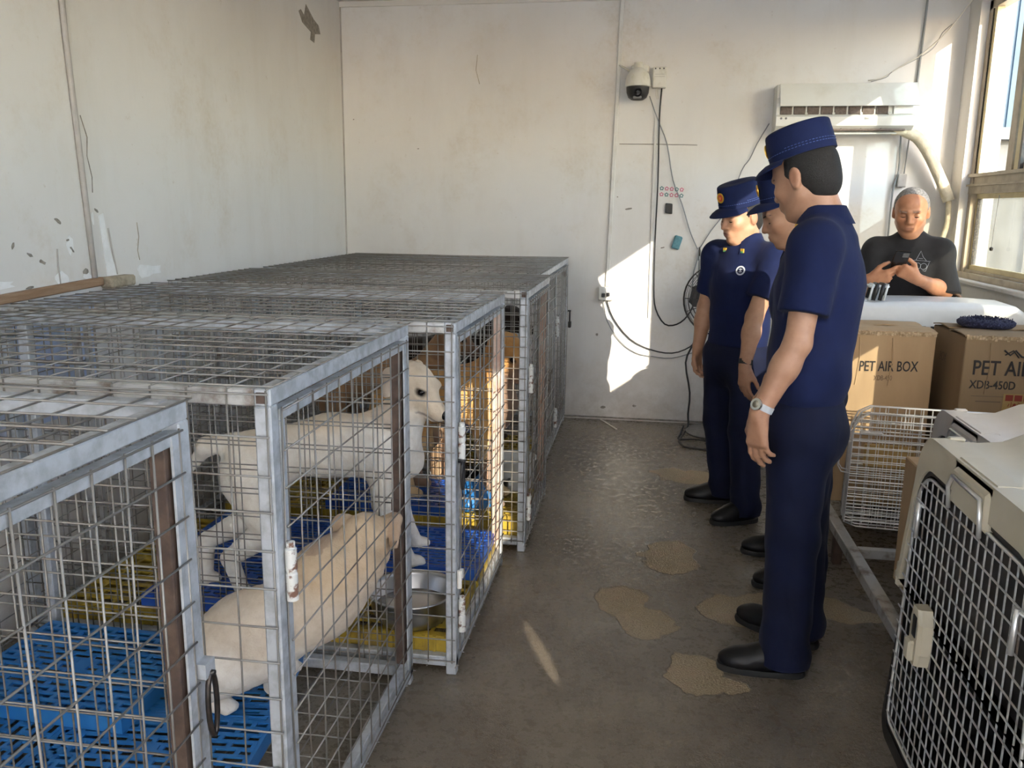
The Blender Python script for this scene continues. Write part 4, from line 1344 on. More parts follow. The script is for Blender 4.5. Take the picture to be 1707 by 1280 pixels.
# folded chrome wire crate
cr = thing('wire_crate', (1.22, 3.72, R0), 'folded chrome wire crate with loop handle standing on the steel rack', 'crate')
ca, sa = math.cos(-.10), math.sin(-.10)
def cp(u, d, z):
    return (.885 + u * ca - d * sa, 3.665 + u * sa + d * ca, R0 + z)
W_, H_ = .74, .535
for li, (d, hh, m) in enumerate(((0, H_, 'chrome'), (.035, H_ * .93, 'chrome'), (.085, H_ * .97, 'chrome'), (.12, H_ * .90, 'galv_worn'))):
    k = MB()
    outline = [(.0, .02), (.05, .004), (W_, .004), (W_, hh), (.075, hh), (.03, hh - .025), (.006, hh - .085)]
    k.tube([cp(u, d, z) for u, z in outline], .0035, 6, closed=True)
    pn = k.build('crate_panel', m, cr, smooth=True)
    g = MB()
    nu = 22 - 3 * li
    for i in range(1, nu):
        u = W_ * i / nu
        zt = hh if u > .075 else hh - .085 + .085 * (u / .075)
        g.tube([cp(u, d + .003, .006), cp(u, d + .003, zt)], .0018, 5)
    nz = 18 - 2 * li
    for i in range(1, nz):
        z = hh * i / nz
        u0 = .004 if z < hh - .085 else .075 * (z - hh + .085) / .085
        g.tube([cp(u0, d - .002, z), cp(W_, d - .002, z)], .0022, 5)
    g.build('crate_wires', m, pn, kind='stuff')
MB().tube([cp(.0, -.004, .38), cp(-.035, -.004, .375), cp(-.045, -.004, .36), cp(-.045, -.004, .27), cp(-.03, -.004, .245), cp(.0, -.004, .24)], .003, 6).tube(
    [cp(.0, .03, .385), cp(-.028, .03, .38), cp(-.038, .03, .365), cp(-.038, .03, .27), cp(-.025, .03, .25), cp(.0, .03, .245)], .003, 6).build('loop_handle', 'chrome', cr, smooth=True)
MB().bar(cp(.03, -.006, .42), cp(.12, -.006, .42), .012, .012, r=.003).build('crate_hinge', 'chrome', cr)
MB().bbox((1.06, 3.735, R0 + .30), (.20, .02, .10), .003, ax=(ca, sa, 0)).build('floor_board', 'sticker_yel', cr)
# crook-handled stick
tag(MB().tube([(1.545, 4.875, 1.115), (1.60, 4.875, 1.095), (1.65, 4.875, 1.07), (1.675, 4.875, 1.04), (1.685, 4.88, .95), (1.75, 4.9, .5), (1.80, 4.92, .002)], .011, 8).build('crook_stick', 'wood_dark', loc=(1.80, 4.92, 0), smooth=True),
    'dark wooden crook-handled stick standing beside the man under the window', 'stick')

# ---------------------------------------------------------------- fan, wires and fittings of the back wall
fan = thing('pedestal_fan', (.50, 5.80, 0), 'grey pedestal fan with a wire guard standing by the back wall', 'fan')
MB().lathe([(0, 0), (.185, 0), (.19, .012), (.17, .03), (.06, .045), (.03, .06), (.0, .06)], (.50, 5.80, 0), n=36).build('base', 'fan_grey', fan, smooth=.7)
MB().tube([(.50, 5.80, .05), (.50, 5.80, .95)], .016, 12).build('pole', 'fan_grey', fan, smooth=True)
FC = V(.487, 5.74, .925)
fx = nrm((-.25, -.97, 0)); fs = nrm(np.cross(V(0, 0, 1), fx)); fu = np.cross(fx, fs)
MB().lathe([(0, -.14), (.05, -.135), (.065, -.10), (.065, -.03), (.05, -.01), (0, -.01)], FC, axis=fx, n=20).build('motor', 'fan_grey', fan, smooth=.7)
gd = MB()
RF = .232
for rr in (.05, .08, .11, .14, .165, .19, .212, RF):
    for side in (1, -1):
        off = (.055 * math.sqrt(max(0, 1 - (rr / RF) ** 2)) + .012) * side + .05
        gd.tube([FC + fx * off + rr * (math.cos(2 * math.pi * i / 36) * fs + math.sin(2 * math.pi * i / 36) * fu) for i in range(36)], .0019 if rr < RF else .004, 5, closed=True)
for i in range(16):
    a = 2 * math.pi * i / 16
    d = math.cos(a) * fs + math.sin(a) * fu
    gd.tube([FC + fx * .117 + .03 * d, FC + fx * .10 + .13 * d, FC + fx * .055 + RF * d], .0018, 5)
    gd.tube([FC + fx * -.01 + .05 * d, FC + fx * .0 + .13 * d, FC + fx * .045 + RF * d], .0018, 5)
gd.lathe([(0, .112), (.04, .114), (.04, .124), (0, .126)], FC, axis=fx, n=20)
gd.build('guard', 'dark_metal', fan, smooth=True)
for i in range(3):
    a = 2 * math.pi * i / 3 + .9
    d = math.cos(a) * fs + math.sin(a) * fu
    e = -math.sin(a) * fs + math.cos(a) * fu
    rows = []
    for t, w, tw in ((.03, .03, .5), (.09, .065, .42), (.15, .075, .34), (.19, .05, .3)):
        c = FC + fx * .05 + d * t
        rows.append([c + e * w * q + fx * (q * w * math.tan(tw) * .5) for q in (-1, -.3, .4, 1)])
    vs = [p for r in rows for p in r] + [p + fx * .003 for r in rows for p in r]
    fcs = []
    for i2 in range(3):
        for j in range(3):
            q = i2 * 4 + j
            fcs += [(q, q + 1, q + 5, q + 4), (16 + q, 16 + q + 4, 16 + q + 5, 16 + q + 1)]
    MB().add(vs, fcs).build('blade', 'black_pl', fan, smooth=True)

def wire(name, pts, r, m, label, cat='cable', n=3):
    # Catmull-Rom smoothing of the given points
    P_ = [V(*p) for p in pts]
    P_ = [2 * P_[0] - P_[1]] + P_ + [2 * P_[-1] - P_[-2]]
    out = []
    for i in range(1, len(P_) - 2):
        for j in range(n):
            t = j / n
            out.append(.5 * ((2 * P_[i]) + (-P_[i - 1] + P_[i + 1]) * t + (2 * P_[i - 1] - 5 * P_[i] + 4 * P_[i + 1] - P_[i + 2]) * t * t + (-P_[i - 1] + 3 * P_[i] - 3 * P_[i + 1] + P_[i + 2]) * t ** 3))
    out.append(P_[-2])
    return tag(MB().tube(out, r, 7).build(name, m, loc=tuple(out[0]), smooth=True), label, cat)
YW = 6.03
wire('power_cable', [(.048, YW, 2.29), (.041, YW, 2.085), (.050, YW, 1.694), (.048, YW, 1.292), (.054, YW, .963), (.073, YW, .817), (.140, YW, .713), (.223, 6.01, .716), (.293, 5.99, .781), (.337, 5.99, .887), (.351, 6.0, 1.011), (.354, 6.01, 1.135), (.350, 6.03, 1.208)], .0052, 'cable', 'dark power cable dropping from the junction box in a long loop')
wire('camera_cable', [(-.03, 6.0, 2.235), (.005, YW, 2.15), (.041, YW, 2.066), (.099, YW, 1.930), (.150, YW, 1.695), (.218, YW, 1.537), (.280, YW, 1.357), (.338, YW, 1.236)], .004, 'cable_grey', 'grey cable slanting from the security camera to the hook above the fan')
wire('thin_cord', [(.351, YW, 1.237), (.420, YW, 1.359), (.52, YW, 1.51), (.597, YW, 1.756), (.646, YW, 1.834), (.686, YW, 1.930), (.755, YW, 2.06)], .0035, 'cable_grey', 'thin grey cord rising from the hook to the air conditioner')
wire('socket_cable', [(-.276, YW, .885), (-.220, YW, .744), (-.097, YW, .599), (.053, YW, .527), (.200, 6.01, .511), (.321, 6.0, .562), (.371, 5.99, .640)], .0045, 'cable', 'black cable hanging in a curve from the wall socket')
wire('hanging_cord', [(-.296, YW, .885), (-.262, YW, .722), (-.160, YW, .575), (-.051, YW, .501), (.06, YW, .480), (.2, YW, .472), (.35, 6.02, .52)], .0035, 'cable_grey', 'second thinner grey cord hanging from the wall socket')
wire('fan_cord', [(.42, 5.93, .80), (.383, 5.95, .711), (.337, 5.96, .584), (.295, 5.96, .456), (.334, 5.96, .244), (.330, 5.96, .093), (.332, 5.93, .012), (.275, 5.62, .008), (.258, 5.53, .008), (.284, 5.40, .008), (.358, 5.365, .008), (.46, 5.345, .008), (.6, 5.5, .008)], .0065, 'cable', 'black fan cord trailing down the wall and over the floor')
wire('fan_cord', [(.30, 5.93, .009), (.27, 5.70, .008), (.256, 5.57, .009), (.36, 5.585, .009), (.44, 5.565, .009), (.60, 5.60, .009)], .006, 'cable', 'loop of black cord lying on the floor at the fan base')
wire('ceiling_wire', [(1.344, 6.0, 2.319), (1.426, 6.0, 2.333), (1.528, 6.0, 2.397), (1.629, 6.0, 2.456), (1.711, 6.0, 2.526), (1.78, 5.97, 2.60), (1.84, 5.9, 2.70), (1.90, 5.85, 2.80)], .0035, 'cable_white', 'pale loose wire running from the air conditioner up to the window corner')
wire('ceiling_wire', [(1.36, 5.99, 2.31), (1.45, 5.99, 2.335), (1.494, 6.0, 2.376), (1.664, 6.0, 2.467), (1.729, 6.0, 2.526), (1.757, 5.99, 2.596), (1.80, 5.96, 2.64)], .0022, 'cable_grey', 'thin grey wire twisted along the pale one above the air conditioner')
wire('vertical_cable', [(1.665, YW + .008, 2.88), (1.66, YW + .008, 2.6), (1.652, YW + .008, 2.30), (1.65, YW + .008, 2.2)], .007, 'cable_grey', 'grey cable going straight from the ceiling to the end of the air conditioner')
tag(MB().bar((-.231, YB - .010, 2.86), (-.270, YB - .010, .965), .026, .018, up=(0, 1, 0), r=.003).build('cable_conduit', 'conduit', loc=(-.25, YB, 1.9)), 'white plastic conduit running down the back wall to the socket', 'conduit')
tag(MB().bar((.018, YB - .006, 2.10), (.030, YB - .006, .75), .018, .012, up=(0, 1, 0), r=.002).build('cable_conduit', 'conduit', loc=(.02, YB, 1.4)), 'narrow white conduit beside the hanging dark power cable', 'conduit')
so = thing('wall_socket', (-.277, YB, .915), 'white wall socket at the foot of the conduit with plugs in it', 'socket')
MB().bbox((-.277, YB - .022, .915), (.105, .044, .095), .006).build('back_box', 'conduit', so)
MB().bbox((-.277, YB - .047, .915), (.095, .008, .086), .003).build('face_plate', 'ac_white', so)
for dx, dz in ((-.015, -.008), (.018, -.002)):
    MB().bbox((-.277 + dx, YB - .06, .915 + dz), (.022, .022, .026), .004).build('plug', 'cable', so)
# security camera
sc_ = thing('security_camera', (-.105, YB, 2.30), 'white and black dome security camera on the back wall', 'camera')
MB().bbox((-.10, YB - .012, 2.40), (.12, .024, .07), .006).bbox((-.07, YB - .05, 2.405), (.05, .08, .05), .006).build('bracket', 'cam_white', sc_)
CC = (-.108, 5.915)
MB().lathe([(.0, 2.435), (.028, 2.435), (.030, 2.40), (.052, 2.385), (.072, 2.355), (.082, 2.315), (.083, 2.285), (.078, 2.282), (0, 2.282)][::-1], (CC[0], CC[1], 0), n=32).build('housing', 'cam_white', sc_, smooth=.7)
MB().bar((CC[0], CC[1], 2.415), (-.10, YB - .02, 2.415), .05, .03, r=.006).build('arm', 'cam_white', sc_)
dm = MB().lathe([(0, 2.198), (.038, 2.200), (.060, 2.215), (.072, 2.245), (.075, 2.281), (0, 2.281)], (CC[0], CC[1], 0), n=32).build('dome', 'black_pl', sc_, smooth=.7)
MB().lathe([(0, 0), (.028, 0), (.028, .012), (.022, .014), (.018, .008), (0, .007)], (CC[0] + .002, CC[1] - .062, 2.243), axis=(.05, -.95, -.25), n=20).build('lens', 'lens', sc_, smooth=.7)
MB().bbox((CC[0], CC[1] - .054, 2.212), (.055, .02, .016), .004).build('sensor_window', 'fan_grey', sc_)
MB().bar((CC[0] - .03, CC[1] + .03, 2.37), (-.245, YB - .005, 2.445), .016, .012, r=.004).build('antenna', 'cam_white', sc_)
jb = thing('junction_box', (.027, YB, 2.355), 'cream rectangular junction box beside the security camera', 'box')
MB().bbox((.030, YB - .028, 2.353), (.090, .056, .132), .005).build('cover', 'cam_white', jb)
MB().box((.030, YB - .0565, 2.357), (.07, .001, .002)).box((.030, YB - .0565, 2.372), (.06, .001, .002)).build('groove', 'conduit_grey', jb)
for dx in (-.028, 0, .026):
    MB().lathe([(0, 0), (.005, 0), (.004, .002), (0, .003)], (.030 + dx, YB - .056, 2.408), axis=(0, -1, 0), n=8).build('screw', 'dark_metal', jb)
for dx in (-.02, -.008):
    MB().tube([(.03 + dx, YB - .02, 2.29), (.032 + dx, YB - .015, 2.25), (.04 + dx, YB - .012, 2.22)], .003, 6).build('lead', 'cable_white', jb)
# flower stickers in two rows
kinds = [['green', 'pink', 'pink', 'green', 'pink'], ['pink', 'green', 'pink', 'pink', 'green']]
for r_ in range(2):
    for c_ in range(5):
        x, z = .078 + c_ * .0335, 1.640 - r_ * .040 - c_ * .002
        k = kinds[r_][c_]
        t = thing('flower_sticker', (x, YB, z), '%s flower sticker, %s in the %s row of five on the back wall' % (k, ('first', 'second', 'third', 'fourth', 'last')[c_], ('upper', 'lower')[r_]), 'sticker', 'flower stickers')
        b = MB()
        for i in range(5):
            a = 2 * math.pi * i / 5 + .3
            b.lathe([(0, 0), (.0062, 0), (.0055, .0012), (0, .0014)], (x + .0088 * math.cos(a), YB - .0002, z + .0088 * math.sin(a)), axis=(0, -1, 0), n=8)
        b.build('petals', 'sticker_' + k, t)
        MB().lathe([(0, 0), (.0068, 0), (.006, .002), (0, .0022)], (x, YB - .0004, z), axis=(0, -1, 0), n=10).build('centre', 'sticker_white', t)
tag(MB().bbox((.132, YB - .012, 1.506), (.048, .022, .068), .004, ax=(1, 0, -.12)).build('black_clip', 'black_pl', loc=(.13, YB, 1.506)), 'small black magnet block stuck on the wall under the flower stickers', 'magnet')
tag(MB().bbox((.197, YB - .014, 1.278), (.055, .026, .092), .007, ax=(1, 0, -.28), az=(.28, 0, 1)).build('teal_sponge', 'teal', loc=(.197, YB, 1.278)), 'teal sponge block stuck to the back wall at a slant', 'sponge')
hk = thing('wall_hook', (.352, YB, 1.205), 'dark wall hook bundled with cords above the fan', 'hook')
MB().tube([(.352, YB - .002, 1.245), (.352, YB - .03, 1.235), (.352, YB - .035, 1.20), (.350, YB - .02, 1.16)], .006, 7).build('hook_rod', 'dark_metal', hk, smooth=True)
for i, d in enumerate((-.012, 0, .012)):
    MB().tube([(.352 + d * .4, YB - .03, 1.23), (.352 + d, YB - .035, 1.17), (.348 + d * 2.4, YB - .05, 1.08), (.36 + d * 4, YB - .09, .99)], .0042, 6).build('cord', 'cable_grey', hk, smooth=True)
tag(MB().lathe([(0, 0), (.022, 0), (.025, .003), (.025, .016), (.018, .018), (0, .018)], (.385, YB - .0, 1.195), axis=(0, -1, 0), n=20).build('blue_disc', 'tape_blue', loc=(.385, YB, 1.195), smooth=.7), 'round blue plastic cap on the back wall beside the cord hook', 'cap')

# ---------------------------------------------------------------- air conditioner
ac = thing('air_conditioner', (1.20, YB, 2.14), 'ivory wall air conditioner with its front flap lifted over dusty filters', 'air conditioner')
AX0, AX1, AYF = .775, 1.610, 5.845
body = [(YB, 2.005), (AYF + .06, 2.005), (AYF + .018, 2.03), (AYF + .012, 2.085), (AYF + .03, 2.10), (AYF + .03, 2.17), (AYF + .02, 2.20), (AYF + .05, 2.285), (YB, 2.285)]
MB().loft([[(x, y, z) for y, z in body] for x in (AX0, AX1)]).build('casing', 'ac_white', ac)
flap = MB().loft([[(x, y, z) for y, z in ((AYF - .022, 2.148), (AYF - .018, 2.145), (AYF + .052, 2.286), (AYF + .046, 2.290))] for x in (AX0 + .015, AX1 + .012)]).build('front_flap', 'ac_white', ac)
MB().loft([[(x, AYF + .008 + (z - 2.205) * .5 - .0015, z) for x, z in ((AX0 + .045, 2.216), (AX0 + .10, 2.216), (AX0 + .10, 2.262), (AX0 + .045, 2.262))], [(x, AYF + .008 + (z - 2.205) * .5 + .003, z) for x, z in ((AX0 + .045, 2.216), (AX0 + .10, 2.216), (AX0 + .10, 2.262), (AX0 + .045, 2.262))]]).build('energy_label', 'label_blue', flap)
MB().loft([[(x, AYF + .008 + (z - 2.205) * .5 - .0030, z) for x, z in ((AX0 + .048, 2.218), (AX0 + .097, 2.218), (AX0 + .097, 2.252), (AX0 + .048, 2.252))], [(x, AYF + .008 + (z - 2.205) * .5, z) for x, z in ((AX0 + .048, 2.218), (AX0 + .097, 2.218), (AX0 + .097, 2.252), (AX0 + .048, 2.252))]]).build('energy_label', 'label_white', flap)
MB().loft([[(x, AYF + .008 + (z - 2.205) * .5 - .0015, z) for x, z in ((AX0 + .104, 2.216), (AX0 + .155, 2.216), (AX0 + .155, 2.242), (AX0 + .104, 2.242))], [(x, AYF + .008 + (z - 2.205) * .5 + .003, z) for x, z in ((AX0 + .104, 2.216), (AX0 + .155, 2.216), (AX0 + .155, 2.242), (AX0 + .104, 2.242))]]).build('energy_label', 'label_white', flap)
MB().loft([[(x + (.02 if z < 2.22 else 0), AYF + .008 + (z - 2.205) * .5 - .002, z) for x, z in ((AX1 - .075, 2.19), (AX1 - .045, 2.19), (AX1 - .05, 2.262), (AX1 - .08, 2.262))], [(x + (.02 if z < 2.22 else 0), AYF + .008 + (z - 2.205) * .5 + .003, z) for x, z in ((AX1 - .075, 2.19), (AX1 - .045, 2.19), (AX1 - .05, 2.262), (AX1 - .08, 2.262))]]).build('display_strip', 'conduit_grey', flap)
for i in range(8):
    x = AX0 + .022 + i * .083
    MB().bbox((x + .037, AYF + .026, 2.125), (.072, .012, .05), .003).build('filter', 'filter', ac)
    if i % 2 == 1:
        MB().bbox((x + .078, AYF + .02, 2.104), (.016, .014, .014), .003).build('filter_clip', 'ac_white', ac)
MB().bbox((AX1 - .07, AYF + .022, 2.125), (.12, .014, .055), .004).build('control_cover', 'ac_white', ac)
for dx in (.03, .06):
    MB().lathe([(0, 0), (.007, 0), (.007, .003), (0, .004)], (AX0 + dx, AYF + .012, 2.075), axis=(0, -1, 0), n=10).build('screw', 'fan_grey', ac)
lv = MB()
for x in (1.18, 1.30, 1.42):
    lv.box((x, AYF + .05, 2.008), (.008, .02, .016))
lv.build('louvre_stay', 'dark_metal', ac)
MB().bbox((1.195, AYF + .055, 2.006), (.74, .06, .012), .002).build('outlet_slot', 'filter', ac)
MB().loft([[(x, y, z) for y, z in ((AYF + .01, 1.985), (AYF + .014, 1.978), (AYF + .075, 1.988), (AYF + .07, 1.996))] for x in (AX0 + .03, AX1 - .10)]).build('louvre', 'ac_white', ac)
text_mesh('lettering', 'Bni', .020, (1.31, AYF + .0105, 2.068), (1, 0, 0), (0, 0, 1), 'fan_grey', ac)
wire('wrapped_pipe', [(1.50, 5.93, 2.012), (1.56, 5.94, 2.012), (1.589, 5.95, 2.000), (1.657, 5.95, 1.968), (1.727, 5.95, 1.887), (1.801, 5.95, 1.758), (1.856, 5.94, 1.647), (1.886, 5.93, 1.572)], .036, 'foam', 'cream foam-wrapped pipe curving from the air conditioner to the corner', 'pipe')
wire('drain_hose', [(1.886, 5.93, 1.572), (1.893, 5.93, 1.44), (1.874, 5.93, 1.344), (1.86, 5.95, 1.25), (1.875, 5.97, 1.0), (1.88, 5.98, .5), (1.88, 5.98, .01)], .017, 'foam', 'dirty pipe end running down the corner behind the man', 'pipe')
wire('outlet_cable', [(1.584, YW, 1.986), (1.591, YW, 1.761), (1.567, YW, 1.627), (1.566, YW, 1.317), (1.56, YW, .9)], .006, 'cable_grey', 'grey cable falling from the air conditioner behind the man')
wire('outlet_cable', [(1.636, YW, 1.985), (1.626, YW, 1.742)], .0045, 'cable_grey', 'short thin cable from the air conditioner to the grey outlet box')
tag(MB().bbox((1.615, YB - .02, 1.700), (.055, .04, .085), .005).build('outlet_box', 'conduit_grey', loc=(1.615, YB, 1.70)), 'small grey outlet box on the wall behind the man', 'box')
# thin sun stripe by the wall, put in as a pale bar
tag(MB().bar((-.285, 6.02, .006), (-.16, 5.77, .004), .012, .006, r=.001).build('litter_stick', 'litter', loc=(-.22, 5.9, 0)), 'pale straw lying on the floor by the back wall', 'straw')
# ---------------------------------------------------------------- dogs
from mathutils.bvhtree import BVHTree
def bvh_of(o):
    org = Vector(origin(o))
    me = o.data
    return BVHTree.FromPolygons([v.co + org for v in me.vertices], [tuple(p.vertices) for p in me.polygons])

def smoothstep(x, a, b):
    t = np.clip((x - a) / (b - a), 0, 1)
    return t * t * (3 - 2 * t)

def dog(label, loc, D, base, top, belly, muzzle_c=None, res=.0065, ear_c=None, name='dog', pink=None):
    """D: dict of joint positions and radii in metres"""
    root = thing(name, loc, label, 'dog', None)
    P = []
    for (a, b, ra, rb, k) in D['trunk']:
        P.append(RC(a, b, ra, rb, k))
    for leg in D['legs']:
        pts, rs = leg
        for i in range(len(pts) - 1):
            P.append(RC(pts[i], pts[i + 1], rs[i], rs[i + 1], .035 if i == 0 else .012))
        # paw with toes
        pw, pd = V(*pts[-1]), nrm(V(*D['pawdir']))
        sd = nrm(np.cross(V(0, 0, 1), pd))
        r = rs[-1]
        P.append(EL(pw + pd * r * .6, (r * 1.5, r * 1.15, r * .85), [pd, sd, (0, 0, 1)], .012))
        for q in (-1.0, -.34, .34, 1.0):
            P.append(EL(pw + pd * r * (1.75 - .25 * abs(q)) + sd * q * r * .75 - V(0, 0, r * .18), (r * .62, r * .36, r * .5), [pd, sd, (0, 0, 1)], .005))
    tl = D.get('tail')
    if tl:
        for i in range(len(tl) - 1):
            P.append(RC(tl[i][0], tl[i + 1][0], tl[i][1], tl[i + 1][1], .02))
    H, f, u = V(*D['head']), nrm(V(*D['hf'])), nrm(V(*D['hu']))
    u = nrm(u - f * (u @ f))
    l = np.cross(u, f)
    s = D.get('hs', 1.0)
    ax = [f, l, u]
    g = lambda a, b, c: H + s * (a * f + b * l + c * u)
    P += [EL(g(0, 0, 0), np.array((.078, .066, .062)) * s, ax, .02), EL(g(.035, 0, -.012), np.array((.06, .052, .05)) * s, ax, .02),
          RC(g(.055, 0, -.018), g(.125, 0, -.030), .040 * s, .027 * s, .02), RC(g(.05, 0, -.045), g(.112, 0, -.050), .026 * s, .018 * s, .012)]
    for q in (-1, 1):
        P.append(EL(g(.052, q * .036, .026), np.array((.022, .018, .012)) * s, ax, .012))
        P.append(EL(g(.060, q * .047, .010), np.array((.011, .008, .010)) * s, ax, .004, 'sub'))
        for (a, b, ra, rb) in D['ears'][0 if q > 0 else 1]:
            P.append(RC(g(*a) if q > 0 else g(a[0], -a[1], a[2]), g(*b) if q > 0 else g(b[0], -b[1], b[2]), ra * s, rb * s, .008, st=l if D.get('earflat', 1) else f, sf=.45))
    bx = np.array(base)
    zt, zb = D['zt'], D['zb']
    def colour(vs):
        n = len(vs)
        c = np.tile(bx, (n, 1))
        z = vs[:, 2]
        wob = .03 * np.sin(23 * vs[:, 0] + 5) * np.sin(19 * vs[:, 1] + 2)
        c = blend(c, top, smoothstep(z + wob, zt, zt + .10) * .85)
        c = blend(c, belly, 1 - smoothstep(z + wob, zb - .08, zb))
        q = (vs - H) @ np.stack([f, l, u]).T / s
        if muzzle_c is not None:
            c = blend(c, muzzle_c, smoothstep(q[:, 0], .06, .11) * (np.abs(q[:, 1]) < .08))
        if ear_c is not None:
            c = blend(c, ear_c, smoothstep(np.abs(q[:, 1]), .056, .075) * (np.abs(q[:, 1]) < .13) * (np.abs(q[:, 0]) < .08) * (np.abs(q[:, 2]) < .12))
        if pink is not None:
            for (p, r) in pink:
                d = np.linalg.norm(vs - V(*p), axis=1)
                c = blend(c, (.46, .22, .17), bump01(d, r * .4, r) * .7)
        for k in (1, -1):
            c = blend(c, (.05, .035, .03), bump01(np.linalg.norm((q - (.060, k * .045, .011)) / (1.25, 1, .9), axis=1), .012, .008) * .85)
        # mouth line
        c = blend(c, (.10, .07, .06), bump01(np.hypot(q[:, 2] + .052, 0 * q[:, 0]), .002, .004) * (q[:, 0] > .075) * .7)
        return c
    def fold(Q):
        d = .0012 * np.sin(160 * Q[:, 0] + 90 * Q[:, 2]) * np.sin(150 * Q[:, 1])
        for (c0, dr, kk, am, rd) in D.get('folds', ()):
            w = np.exp(-(np.linalg.norm(Q - V(*c0), axis=1) / rd) ** 2)
            t = (Q - V(*c0)) @ nrm(V(*dr))
            d = d + am * w * np.sin(kk * t + 2.0 * np.sin(25 * Q[:, 1]))
        return d
    b = body_mesh('body', P, res, 'fur', root, colour, fold)
    for q in (-1, 1):
        c = g(.060, q * .0415, .011)
        MB().lathe([(0, -.0105 * s), (.009 * s, -.006 * s), (.0118 * s, 0), (.009 * s, .006 * s), (0, .0105 * s)], c, axis=l * q, n=14).build('eye', 'eye', root, smooth=True)
    MB().lathe([(0, -.010 * s), (.011 * s, -.008 * s), (.0155 * s, 0), (.012 * s, .008 * s), (0, .012 * s)], g(.147, 0, -.022), axis=nrm(f + .4 * u), n=16, sx=1.0, sy=1.15).build('nose', 'nose', root, smooth=True)
    return root

FLOP = [((-.035, .052, .030), (-.045, .070, .0), .020, .027), ((-.045, .070, .0), (-.030, .072, -.050), .027, .016)]
PRICK = [((-.02, .045, .045), (-.03, .062, .105), .030, .010)]
# the tall white dog, standing across the middle cage
dog('tall white dog standing with its head up in the middle cage', (-1.1, 2.85, .157), dict(
    trunk=[((-1.30, 2.66, .645), (-1.10, 2.83, .660), .090, .102, .05), ((-1.10, 2.83, .650), (-.94, 2.97, .625), .108, .126, .05),
           ((-1.32, 2.65, .63), (-1.28, 2.67, .59), .098, .09, .05), ((-.92, 2.98, .67), (-.845, 3.01, .79), .098, .080, .05), ((-.91, 2.99, .60), (-.87, 3.0, .56), .10, .07, .04)],
    legs=[([(-.93, 2.91, .55), (-.93, 2.90, .42), (-.885, 2.93, .27), (-.84, 2.955, .175)], [.062, .042, .026, .024]),
          ([(-.92, 3.06, .55), (-.93, 3.08, .42), (-.90, 3.11, .27), (-.87, 3.14, .175)], [.062, .042, .026, .024]),
          ([(-1.31, 2.595, .58), (-1.24, 2.60, .41), (-1.385, 2.585, .30), (-1.335, 2.575, .175)], [.088, .055, .030, .024]),
          ([(-1.38, 2.71, .58), (-1.35, 2.72, .41), (-1.53, 2.70, .31), (-1.53, 2.675, .175)], [.085, .052, .030, .024])],
    pawdir=(.85, .5, 0), tail=[((-1.37, 2.63, .705), .034), ((-1.46, 2.61, .69), .03), ((-1.53, 2.61, .60), .014)],
    head=(-.838, 3.005, .862), hf=(.82, -.30, -.48), hu=(.38, -.1, .93), hs=1.20, ears=(FLOP, FLOP), zt=.68, zb=.45),
    (.80, .75, .66), (.72, .58, .41), (.80, .77, .71), None, ear_c=(.56, .47, .38))
# the tan dog crouching in the second cage
dog('crouching tan dog with pale belly in the second cage, head turned away', (-1.0, 2.1, .081), dict(
    trunk=[((-1.13, 2.08, .26), (-1.08, 2.09, .29), .115, .125, .04), ((-1.08, 2.09, .29), (-.90, 2.17, .385), .120, .105, .05),
           ((-.90, 2.17, .385), (-.85, 2.18, .44), .112, .108, .05), ((-.87, 2.18, .455), (-.80, 2.26, .505), .102, .088, .05), ((-.80, 2.18, .49), (-.775, 2.20, .48), .055, .05, .04)],
    legs=[([(-1.12, 2.01, .24), (-1.20, 1.97, .18), (-1.25, 2.02, .125), (-1.155, 2.045, .105)], [.085, .05, .032, .026]),
          ([(-1.16, 2.18, .24), (-1.20, 2.20, .18), (-1.27, 2.21, .125), (-1.18, 2.22, .105)], [.085, .05, .032, .026]),
          ([(-.92, 2.12, .34), (-1.00, 2.13, .23), (-1.045, 2.16, .105)], [.06, .038, .026]),
          ([(-.92, 2.25, .34), (-1.0, 2.26, .23), (-1.06, 2.28, .105)], [.06, .038, .026])],
    pawdir=(.9, -.25, 0), tail=[((-1.22, 2.10, .28), .03), ((-1.30, 2.12, .22), .022), ((-1.36, 2.14, .15), .012)],
    head=(-.780, 2.270, .548), hf=(.05, .50, -.80), hu=(-.05, .75, .60), hs=1.04,
    ears=([((-.02, .048, .042), (-.03, .074, .030), .018, .026), ((-.03, .074, .030), (-.015, .080, -.040), .027, .013)],
          [((-.02, .048, .042), (-.03, .076, .034), .018, .026), ((-.03, .076, .034), (-.005, .090, -.035), .027, .013)]), earflat=0, zt=.40, zb=.33, folds=[((-.80, 2.17, .50), (.6, .4, .5), 105, .007, .10), ((-.90, 2.06, .42), (.8, .2, .4), 70, .004, .08)]),
    (.62, .53, .42), (.56, .42, .27), (.76, .71, .63), None, ear_c=(.40, .29, .20))
